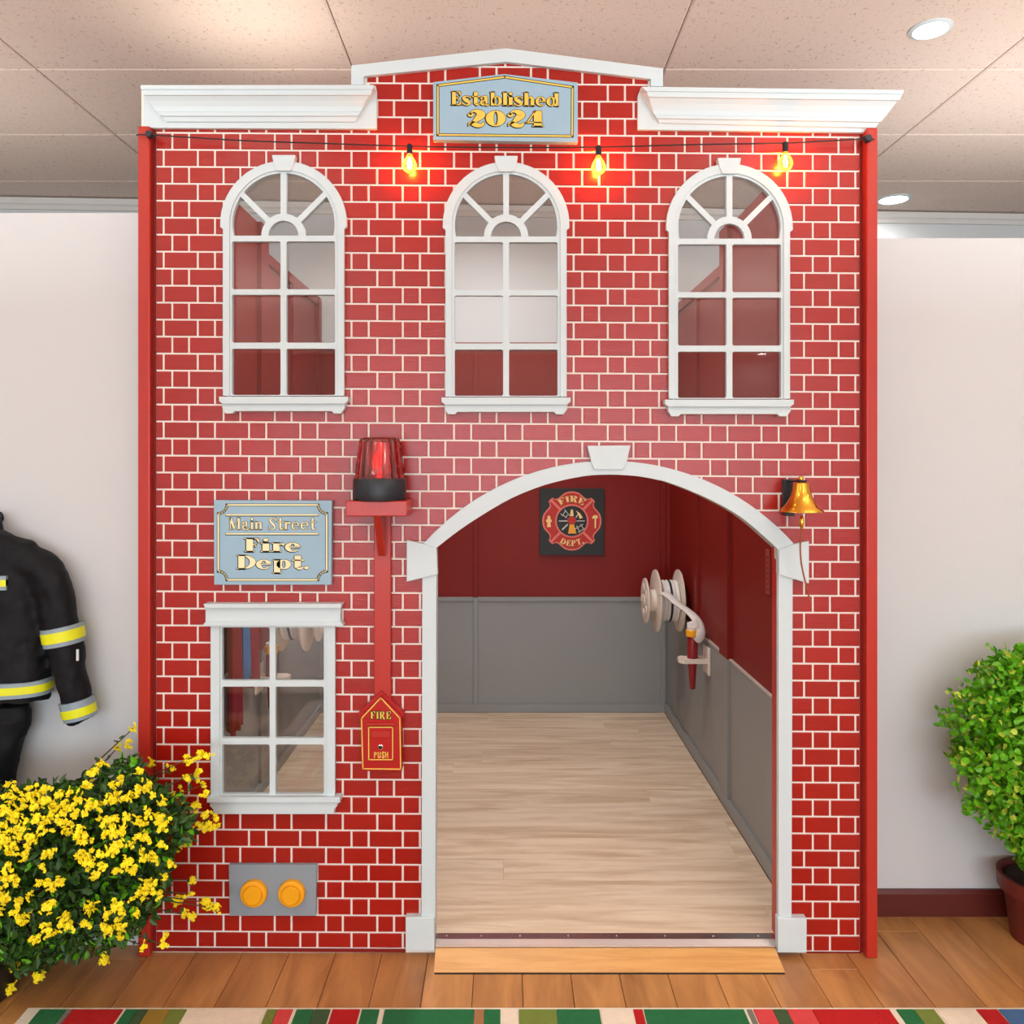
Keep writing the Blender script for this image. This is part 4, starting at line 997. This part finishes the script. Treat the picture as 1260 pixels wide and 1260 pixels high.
# dress-up capes hanging on the left inner wall
def cape(name, yc, wd, zt_, zb_, m_, label, ph):
    mb = MB(); nU, nV = 28, 10; g = []
    for j in range(nV+1):
        v = j/nV; row = []
        for i in range(nU+1):
            u = i/nU; wv_ = wd*(.55 + .45*v**.6); y_ = yc + (u-.5)*wv_
            row.append((xl_ + .035 + .018*sin(u*22 + ph)*(.4+.6*v), y_, zt_ + (zb_ - zt_)*v - .012*cos(u*9)*v))
        g.append(row)
    mb.loft(g, caps=False, closed=False); o_ = mb.build(name, m_, None, smooth=True); md = o_.modifiers.new('s', 'SOLIDIFY'); md.thickness = .004
    tag(o_, label, 'costume')
rc_, bc_ = mat('red_cloth', srgb(150, 30, 50), .8, noise=.1), mat('blue_cloth', srgb(80, 140, 196), .8, noise=.1)
cape('dress_up_cape', .655, .098, 1.18, .44, rc_, 'longer red dress-up cape hanging behind the left panes of the lower window', 0)
cape('dress_up_cape', .76, .098, 1.16, .60, bc_, 'pale blue dress-up cape between two red ones behind the lower window', 1.2)
cape('dress_up_cape', .865, .098, 1.15, .56, rc_, 'shorter red dress-up cape hanging beside the white bracket behind the lower window', 2.2)

# ================================================================== RUG
ry0 = -.247
rug = empty('patchwork_rug', (0, -1.0, 0), 'colourful red, green and cream patchwork rug lying along the bottom of the view', 'rug')
rug_y1 = -1.55
mb = MB(); mb.box((RX(44, ry0, 0)-.02, rug_y1, 0), (RX(1340, ry0, 0), ry0, .006)); mb.build('rug_base', mat('rug_cream', srgb(224, 216, 196), .95, bump=.6, bscale=200), rug, bevel=.002)
RC_ = {'g': srgb(30, 104, 58), 'r': srgb(178, 16, 18), 'c': srgb(228, 214, 192), 'o': srgb(112, 128, 52), 'y': srgb(150, 120, 40), 'p': srgb(206, 66, 66), 'b': srgb(66, 104, 148), 'k': srgb(60, 84, 50), 'd': srgb(120, 116, 104), 't': srgb(160, 110, 70)}
RM = {k_: mat('rug_' + k_, v_, .95, noise=.1, nscale=40, bump=.6, bscale=200) for k_, v_ in RC_.items()}
seq = [(52,85,'g'),(85,92,'d'),(92,154,'r'),(157,172,'g'),(172,185,'k'),(185,212,'y'),(212,232,'o'),(234,328,'c'),(330,343,'o'),(343,362,'p'),(366,388,'g'),(388,408,'k'),(410,444,'r'),(446,468,'g'),(474,584,'g'),(584,596,'t'),(596,616,'g'),(618,637,'c'),(638,684,'o'),(684,737,'g'),(738,777,'c'),(778,790,'r'),(791,914,'g'),(917,924,'d'),(925,949,'p'),(949,966,'k'),(966,997,'p'),(997,1092,'r'),(1100,1122,'g'),(1122,1147,'o'),(1149,1197,'c'),(1198,1224,'r'),(1225,1300,'b')]
rnd = random.Random(5)
keys = list(RC_)
ya = ry0 - .010
for row in range(4):
    yb_ = ya - .33
    for (a, c, k_) in seq:
        kk = k_ if row == 0 else rnd.choice('ggrrccoyb')
        x0_, x1_ = RX(a, ry0, 0), RX(c, ry0, 0); sk = rnd.uniform(-.015, .015) if row else 0
        mb = MB(); t0, t1 = .006, .0085
        mb.loft([[(x0_, yb_, t0-.0005), (x1_, yb_, t0-.0005), (x1_+sk, ya, t0-.0005), (x0_+sk, ya, t0-.0005)], [(x0_+.001, yb_+.001, t1), (x1_-.001, yb_+.001, t1), (x1_+sk-.001, ya-.001, t1), (x0_+sk+.001, ya-.001, t1)]])
        mb.build('patch', RM[kk], rug)
    ya = yb_ - .004

# ================================================================== FIREFIGHTER COAT + TROUSERS
def sect(c, ru, rv, u=(1,0,0), v=(0,1,0), n=20, e=.8):
    u, v, c = Vector(u), Vector(v), Vector(c); out = []
    for j in range(n):
        a = 2*pi*j/n; ca, sa = cos(a), sin(a)
        out.append(tuple(c + u*ru*math.copysign(abs(ca)**e, ca) + v*rv*math.copysign(abs(sa)**e, sa)))
    return out
CYc = -.035
ccx = X(-25, CYc)
def px_(a, b_, y=CYc): return P(a, b_, y)
coat = empty('firefighter_coat', (ccx, CYc, Z(862, CYc)), 'dark navy firefighter coat with yellow reflective bands hanging on the left wall', 'coat')
mb = MB()
tors = [(648, 22, .040), (655, 40, .050), (668, 66, .060), (690, 80, .068), (730, 76, .072), (780, 80, .074), (830, 85, .076), (862, 86, .078)]
mb.loft([sect((ccx, CYc, Z(yy_, CYc)), hw*S*.985, rv) for yy_, hw, rv in tors])
def sleeve_path(sg_):
    pts = [(22, 690, 22), (56, 704, 23), (69, 735, 22.5), (76, 770, 22), (83, 810, 21), (92, 850, 19), (100, 888, 16.5)]
    out = []
    for a, b_, r in pts:
        q = P(a, b_, CYc); q.x = ccx + sg_*(q.x - ccx); out.append((q, r*S))
    return out
def sleeve_rings(path, grow=0.0, t0=0, t1=1, n=20):
    P_ = spline([tuple(q) + (r,) for q, r in path], 16); m_ = len(P_)
    i0, i1 = int(t0*(m_-1)), int(t1*(m_-1)); rings = []
    for i in range(i0, i1+1):
        a = Vector(P_[max(i-1,0)][:3]); b_ = Vector(P_[min(i+1, m_-1)][:3]); d_ = (b_-a).normalized(); u = d_.cross(Vector((0,1,0))).normalized()
        rings.append(sect(P_[i][:3], P_[i][3]+grow, P_[i][3]*1.0+grow, u, (0,1,0), n, .95))
    return rings
for sg_ in (1, -1): mb.loft(sleeve_rings(sleeve_path(sg_)))
body = mb.build('coat_shell', M['coat'], coat)
md = body.modifiers.new('r', 'REMESH'); md.mode = 'VOXEL'; md.voxel_size = .007; md.use_smooth_shade = True
md = body.modifiers.new('sm', 'SMOOTH'); md.iterations = 4; md.factor = .5
tx = bpy.data.textures.new('wrinkles', 'CLOUDS'); tx.noise_scale = .08; tx.noise_depth = 2
md = body.modifiers.new('d', 'DISPLACE'); md.texture = tx; md.strength = .02; md.mid_level = .72; md.texture_coords = 'LOCAL'
for sg_ in (1, -1):
    for (t0, t1, nm) in ((.50, .60, 'sleeve_band'), (.885, .975, 'cuff_band')):
        mb = MB(); mb.loft(sleeve_rings(sleeve_path(sg_), .0035, t0, t1)); sb = mb.build(nm, M['silver'], coat, smooth=True)
        d_ = (t1-t0)*.27; mb = MB(); mb.loft(sleeve_rings(sleeve_path(sg_), .0050, t0+d_, t1-d_)); mb.build('yellow_stripe', M['hivis'], sb, smooth=True)
def torso_band(y0, y1, m_, grow, nm, par, x_half=None, tilt=0):
    mb = MB(); rings = []
    for yy_ in (y0, (y0+y1)/2, y1):
        hw = 85; rv = .076
        for i in range(len(tors)-1):
            if tors[i][0] <= yy_ <= tors[i+1][0]:
                t = (yy_-tors[i][0])/(tors[i+1][0]-tors[i][0]); hw = tors[i][1]+(tors[i+1][1]-tors[i][1])*t; rv = tors[i][2]+(tors[i+1][2]-tors[i][2])*t
        rings.append([(x, y, z - tilt*(x-ccx)) for x, y, z in sect((ccx, CYc, Z(yy_, CYc)), hw*S*.985+grow, rv+grow, n=40)])
    mb.loft(rings); return mb.build(nm, m_, par, smooth=True)
hb = torso_band(834, 852, M['silver'], .0035, 'hem_band', coat); torso_band(838.5, 847.5, M['hivis'], .005, 'yellow_stripe', hb)
# chest strip stops short of the arm: flat strap following the chest front
def chest(y0, y1, m_, d_, nm, par):
    mb = MB(); L = []
    for i in range(13):
        x_ = ccx - 48*S + 96*S*i/12; t = (x_-ccx)/(79*S); yv_ = CYc - .070*(max(0, 1-abs(t)**2.2))**.42 - d_
        L.append([(x_, yv_, Z(y1, CYc)), (x_, yv_, Z(y0, CYc)), (x_, yv_+.012, Z(y0, CYc)), (x_, yv_+.012, Z(y1, CYc))])
    mb.loft(L); return mb.build(nm, m_, par, smooth=True)
cbd = chest(705, 722, M['silver'], .004, 'chest_band', coat); chest(709.5, 717.5, M['hivis'], .0055, 'yellow_stripe', cbd)
mb = MB()
mb.loft([sect((ccx, CYc, Z(yy_, CYc)), hw*S, rv, n=24, e=.95) for yy_, hw, rv in ((656, 27, .05), (640, 24, .044), (632, 23, .042))], caps=False)
mb.build('collar', M['coat'], coat, smooth=True)
mb = MB(); q = px_(95.5, 806, CYc-.048); mb.box((q.x-.003, q.y-.002, q.z-.016), (q.x+.003, q.y+.002, q.z+.016)); mb.build('white_tag', M['white'], coat)
mb = MB(); mb.box((ccx-.002, CYc-.078, Z(860, CYc)), (ccx+.002, CYc-.070, Z(660, CYc))); mb.build('zip', M['chrome'], coat)
mb = MB(); mb.lathe([(.001, 0), (.02, 0), (.02, -.004), (.001, -.004)], (ccx, YW_L, Z(638)), 16, 'Y'); mb.tube([(ccx, YW_L, Z(638)), (ccx, CYc, Z(638)), (ccx, CYc-.01, Z(632))], .006, 8)
hk = mb.build('coat_hook', M['chrome']); tag(hk, 'metal wall hook holding up the dark firefighter coat', 'hook')
tr = empty('firefighter_trousers', (ccx, -.0, Z(1000)), 'dark navy firefighter trousers hanging beneath the coat', 'trousers')
mb = MB(); yq = -.015
mb.loft([sect((ccx, yq, Z(yy_)), hw*S, rv) for yy_, hw, rv in ((863.5, 54, .040), (875, 57, .044), (893, 55, .046), (905, 50, .044))])
for sg_ in (1, -1):
    mb.loft([sect((ccx + sg_*cxo*S, yq, Z(yy_)), hw*S, rv) for yy_, cxo, hw, rv in ((880, 27, 27, .045), (920, 22, 21, .045), (950, 17, 19, .044), (1000, 14, 18, .044), (1060, 13, 17, .044))])
tb = mb.build('trouser_legs', M['coat'], tr)
md = tb.modifiers.new('r', 'REMESH'); md.mode = 'VOXEL'; md.voxel_size = .007; md.use_smooth_shade = True
md = tb.modifiers.new('d', 'DISPLACE'); md.texture = tx; md.strength = .012; md.mid_level = .6; md.texture_coords = 'LOCAL'

# ================================================================== PLANTS
def leaf(mb, p, L, W_, rng, mi=0, up=.3):
    d_ = Vector((rng.gauss(0,1), rng.gauss(0,1)-.4, rng.gauss(0,1)+up)).normalized()
    n_ = Vector((rng.gauss(0,1), rng.gauss(0,1)-.9, rng.gauss(0,1)+.5)).normalized()
    s_ = d_.cross(n_)
    if s_.length < .1: return
    s_.normalize(); n_ = s_.cross(d_); p = Vector(p)
    a, b_ = L*.5, W_*.5
    mb.add([p, p + d_*a*.55 + s_*b_*.85 + n_*b_*.25, p + d_*a*1.35 + s_*b_*.8 + n_*b_*.2, p + d_*L - n_*b_*.1, p + d_*a*1.35 - s_*b_*.8 + n_*b_*.2, p + d_*a*.55 - s_*b_*.85 + n_*b_*.25, p + d_*a - n_*b_*.05],
           [(0,1,6), (1,2,6), (2,3,6), (3,4,6), (4,5,6), (5,0,6)], mi)
# --- yellow flowering bush
R = random.Random(21)
bp_ = P(60, 1180, -.2); bpx, bpy_ = -1.45, -.20
bush = empty('flowering_bush', (bpx, bpy_, 0), 'bushy dark green shrub covered in small yellow flowers at the left corner', 'shrub')
mb = MB(); mb.lathe([(.001, .002), (.10, .002), (.13, .15), (.14, .17), (.13, .17), (.12, .15), (.001, .15)], (bpx, bpy_, 0), 28); pt = mb.build('planter', M['darkpot'], bush, smooth=True)
mb = MB(); mb.lathe([(.001, .15), (.119, .15), (.11, .158), (.001, .165)], (bpx, bpy_, 0), 20); mb.build('soil', M['soil'], pt)
hull = [(-120, 1000), (-60, 968), (0, 968), (40, 965), (90, 962), (130, 945), (165, 930), (190, 965), (225, 985), (240, 1020), (215, 1050), (205, 1085), (200, 1110), (175, 1140), (150, 1165), (95, 1175), (50, 1190), (0, 1195), (-60, 1190), (-120, 1150)]
def inside(p, poly):
    c_ = False; j = len(poly)-1
    for i in range(len(poly)):
        if (poly[i][1] > p[1]) != (poly[j][1] > p[1]) and p[0] < (poly[j][0]-poly[i][0])*(p[1]-poly[i][1])/(poly[j][1]-poly[i][1]) + poly[i][0]: c_ = not c_
        j = i
    return c_
lv = MB(); nleaf = 0
def yrange(px, py):
    # thickness of the bush: thick near the middle, thin at the rim
    t = min(1, max(0, 1 - ((px-60)/190)**2)) * min(1, max(.1, 1 - ((py-1080)/140)**2))
    return -.20 - .17*sqrt(t), -.20 + (.15)*sqrt(t)
while nleaf < 9000:
    a, b_ = R.uniform(-120, 245), R.uniform(925, 1196)
    if not inside((a, b_), hull): continue
    y0_, y1_ = yrange(a, b_); y_ = R.uniform(y0_, y1_)
    if y_ > -.05: continue
    q = P(a, b_, y_)
    if q.z < .01: continue
    leaf(lv, q, R.uniform(.018, .034), R.uniform(.010, .018), R, 1 if R.random() < .12 else 0); nleaf += 1
o = lv.build('foliage', [M['leaf_dark'], M['leaf_bright']], bush, fixn=False); tag(o, kind='stuff')
# flower clusters
def cluster_mesh(seed):
    r = random.Random(seed); mb = MB()
    for k_ in range(r.randint(8, 11)):
        c = Vector((r.gauss(0,.0062), r.gauss(0,.005), r.gauss(0,.005))); n_ = Vector((r.gauss(0,.6), -1, r.gauss(.3,.6))).normalized()
        u = n_.orthogonal().normalized(); v = n_.cross(u); rp = r.uniform(.0062, .0092); V = [c - n_*.002]; F = []
        for t in range(10):
            a = 2*pi*t/10; rr = rp if t % 2 == 0 else rp*.72
            V.append(c + (u*cos(a) + v*sin(a))*rr + n_*(.0022 if t % 2 == 0 else 0))
        V.append(c + n_*.0025)
        for t in range(10): F.append((0, 1+t, 1+(t+1)%10)); 
        for t in range(0, 10, 2): F.append((11, 1+(t-1)%10, 1+t)); F.append((11, 1+t, 1+(t+1)%10))
        mb.add(V, F)
    o_ = mb.build('flower_cluster', M['flower'], fixn=False); me = o_.data; bpy.data.objects.remove(o_); return me
CM = [cluster_mesh(s_) for s_ in range(6)]
nfl = 0
def flower(px, py, y_, sc=1.0):
    global nfl
    o_ = bpy.data.objects.new('flower_cluster', CM[R.randrange(6)]); COL.objects.link(o_); o_.parent = bush
    q = P(px, py, y_); o_.location = q - bush.location; s_ = sc*R.uniform(.85, 1.2); o_.scale = (s_, s_, s_); o_.rotation_euler = (R.uniform(-.4,.4), R.uniform(0, 6.28), R.uniform(-.4,.4)); nfl += 1
# clusters read off the photograph (3.5 px per photo px, origin 0,880)
pick = [(575,55),(510,135),(555,120),(400,250),(430,210),(370,300),(490,300),(520,270),(580,200),(600,240),(650,205),(740,230),(810,190),(865,165),(895,175),(855,240),(815,270),(780,340),(740,355),(875,300),(890,335),(840,395),(885,430),(925,440),(925,470),(850,475),(885,480),(770,500),(810,490),(810,545),(780,560),(700,370),(760,430),(635,300),(600,320),(570,345),(540,355),(185,320),(160,345),(300,330),(340,355),(30,300),(60,330),(20,350),(95,385),(150,400),(200,370),(240,395),(270,420),(320,420),(365,425),(380,380),(430,385),(480,360),(500,340),(460,460),(490,450),(545,440),(590,450),(620,460),(680,450),(710,470),(740,470),(730,440),(520,495),(490,510),(455,505),(600,520),(620,525),(690,555),(350,500),(360,530),(340,520),(290,480),(300,500),(80,520),(130,525),(150,530),(60,560),(20,540),(45,580),(100,605),(490,570),(510,560),(475,590),(430,600),(350,605),(375,605),(215,590),(200,600),(560,630),(570,660),(545,640),(655,605),(665,610),(410,690),(440,650),(35,655),(20,690),(50,700),(70,715),(10,780),(30,790),(80,800),(200,725),(230,730),(260,720),(165,725),(215,820),(200,830),(395,820),(385,840),(490,830),(520,845),(505,820),(460,855),(600,760),(620,755),(650,720),(640,735),(655,755),(625,725),(690,765),(765,795),(825,770),(830,710),(890,805),(905,820),(935,830),(880,800),(80,880),(100,885),(115,865),(270,900),(295,900),(280,865),(215,930),(235,940),(200,915),(360,895),(515,890),(450,910),(465,925),(150,965),(125,1000),(145,1005),(45,1080),(60,1085),(170,1120),(165,1130),(30,1180),(50,1170),(450,1050),(620,995),(700,990),(830,865),(800,855),(715,945),(385,640),(20,470),(60,450),(110,455),(160,450),(200,460),(30,420),(70,420),(10,400),(50,380),(120,350),(140,370),(250,350),(290,385),(230,430),(260,460),(180,490),(40,500),(100,490),(5,520),(120,560)]
for (a, b_) in pick:
    px, py = a/3.5, 880 + b_/3.5
    y0_, _ = yrange(px, py); out_ = px > 205 or py > 1185 or py < 940
    yv_ = -.13 if out_ else max(y0_ - .01, -.40)
    if py > 1165: yv_ = -.20
    q = P(px, py, yv_)
    if q.z < .015: yv_ = D*((-(ZC-.02))/((HY-py)*S) - 1)
    flower(px, py, yv_, .95)
for _ in range(60):
    for _t in range(40):
        a, b_ = R.uniform(-110, 215), R.betavariate(1.3, 2.2)*200 + 966
        if inside((a, b_), hull): break
    flower(a, b_, max(yrange(a, b_)[0]-.005, -.4), R.uniform(.6, .9))
# stems
st = MB()
for (a, b_) in [(575,55),(510,135),(740,230),(865,165),(855,240),(875,300),(840,395),(925,440),(810,545),(780,340),(890,805),(935,830),(830,865),(830,710),(825,770),(700,990),(620,995),(450,1050),(45,1080),(170,1120),(30,1180),(400,250),(185,320),(30,300),(60,330)]:
    px, py = a/3.5, 880 + b_/3.5; y_ = -.13 if (px > 205 or py < 940) else -.20
    q = P(px, py, y_); q.z = max(q.z, .012)
    s0 = Vector((bpx + R.uniform(-.04,.04), bpy_, .16)); mid = (s0+q)/2 + Vector((R.uniform(-.03,.03), 0, .07 if q.z > .1 else .12))
    st.tube(spline([tuple(s0), tuple(mid), tuple(q)], 6), [.004 - .0026*i/12 for i in range(13)], 5)
    for _k in range(7):
        t = R.uniform(.55, 1); pp = mid + (q-mid)*((t-.5)*2) if t > .5 else s0
        lb = MB(); leaf(st, pp, .022, .011, R, 1)
for i in range(26):
    a, b_ = R.uniform(-80, 200), R.uniform(965, 1150); q = P(a, b_, -.2); s0 = Vector((bpx + R.uniform(-.05,.05), bpy_ + R.uniform(-.05,.05), .16)); mid = (s0+q)/2 + Vector((0, R.uniform(-.08,.02), .04))
    st.tube(spline([tuple(s0), tuple(mid), tuple(q)], 5), [.004 - .0026*i_/10 for i_ in range(11)], 5)
o = st.build('stems', [M['stem'], M['leaf_dark']], bush, fixn=False); tag(o, kind='stuff')

# --- potted boxwood at the right
ty = .065; tcx = X(1284, ty)
top_ = empty('potted_boxwood', (tcx, ty, 0), 'bright green leafy boxwood in a dark terracotta pot at the right edge', 'plant')
mb = MB(); hp = Z(1078, ty)
mb.lathe([(.001, .001), (.088, .001), (.104, hp-.052), (.106, hp-.05), (.121, hp-.045), (.124, hp), (.112, hp), (.104, hp-.03), (.001, hp-.03)], (tcx, ty, 0), 36); pt = mb.build('pot', M['pot'], top_, smooth=True)
mb = MB(); mb.lathe([(.001, hp-.031), (.108, hp-.031), (.10, hp-.012), (.001, hp-.006)], (tcx, ty, 0), 20); mb.build('soil', M['soil'], pt)
mb = MB()
for i in range(7):
    an = i*.9; mb.tube(spline([(tcx+.01*cos(an), ty+.01*sin(an), hp-.02), (tcx+.03*cos(an), ty+.02*sin(an), hp+.12), (tcx+.14*cos(an), ty-.03+.06*sin(an), hp+.32)], 5), [.009-.0006*k_ for k_ in range(11)], 6)
mb.build('branches', M['stem'], top_, smooth=True)
prof_ = [(790, 40), (800, 72), (830, 108), (850, 122), (885, 133), (915, 137), (945, 128), (975, 112), (1000, 92), (1030, 60), (1060, 40), (1078, 22)]
def rad(py):
    for i in range(len(prof_)-1):
        if prof_[i][0] <= py <= prof_[i+1][0]:
            t = (py-prof_[i][0])/(prof_[i+1][0]-prof_[i][0]); return prof_[i][1] + (prof_[i+1][1]-prof_[i][1])*t
    return 0
R2 = random.Random(9); lv = MB(); n_ = 0
while n_ < 11000:
    py = R2.uniform(786, 1076); r = rad(py)*S*.97
    if r <= 0: continue
    an = R2.uniform(0, 2*pi); t = (R2.random()**.35)
    lump = 1 + .10*sin(an*5 + py*.05) + .08*sin(py*.11 + an*2)
    x_ = tcx + r*lump*t*cos(an); y_ = -.02 + min(.19, r*.62)*lump*t*sin(an)
    if y_ > .165 or R2.random() > (.35 + .65*r/.33): continue
    leaf(lv, (x_, y_, Z(py, ty) + R2.gauss(0, .006)), R2.uniform(.018, .028), R2.uniform(.014, .023), R2, 1 if R2.random() < .13 else 0, up=.5); n_ += 1
for k_ in range(60):  # outer sprigs
    py = R2.uniform(800, 1040); r = rad(py)*S; an = R2.uniform(pi*.6, pi*1.6); p0 = Vector((tcx + r*.9*cos(an), -.02 + min(.19, r*.62)*.9*sin(an), Z(py, ty))); d_ = Vector((cos(an), sin(an)*.6, R2.uniform(-.2,.6)))
    for t in range(7):
        q = p0 + d_*(.008*t)
        if q.y > .17: continue
        leaf(lv, q, .018, .012, R2, 1 if R2.random() < .3 else 0)
o = lv.build('foliage', [M['leaf_bright'], M['leaf_yellow']], top_, fixn=False); tag(o, kind='stuff')
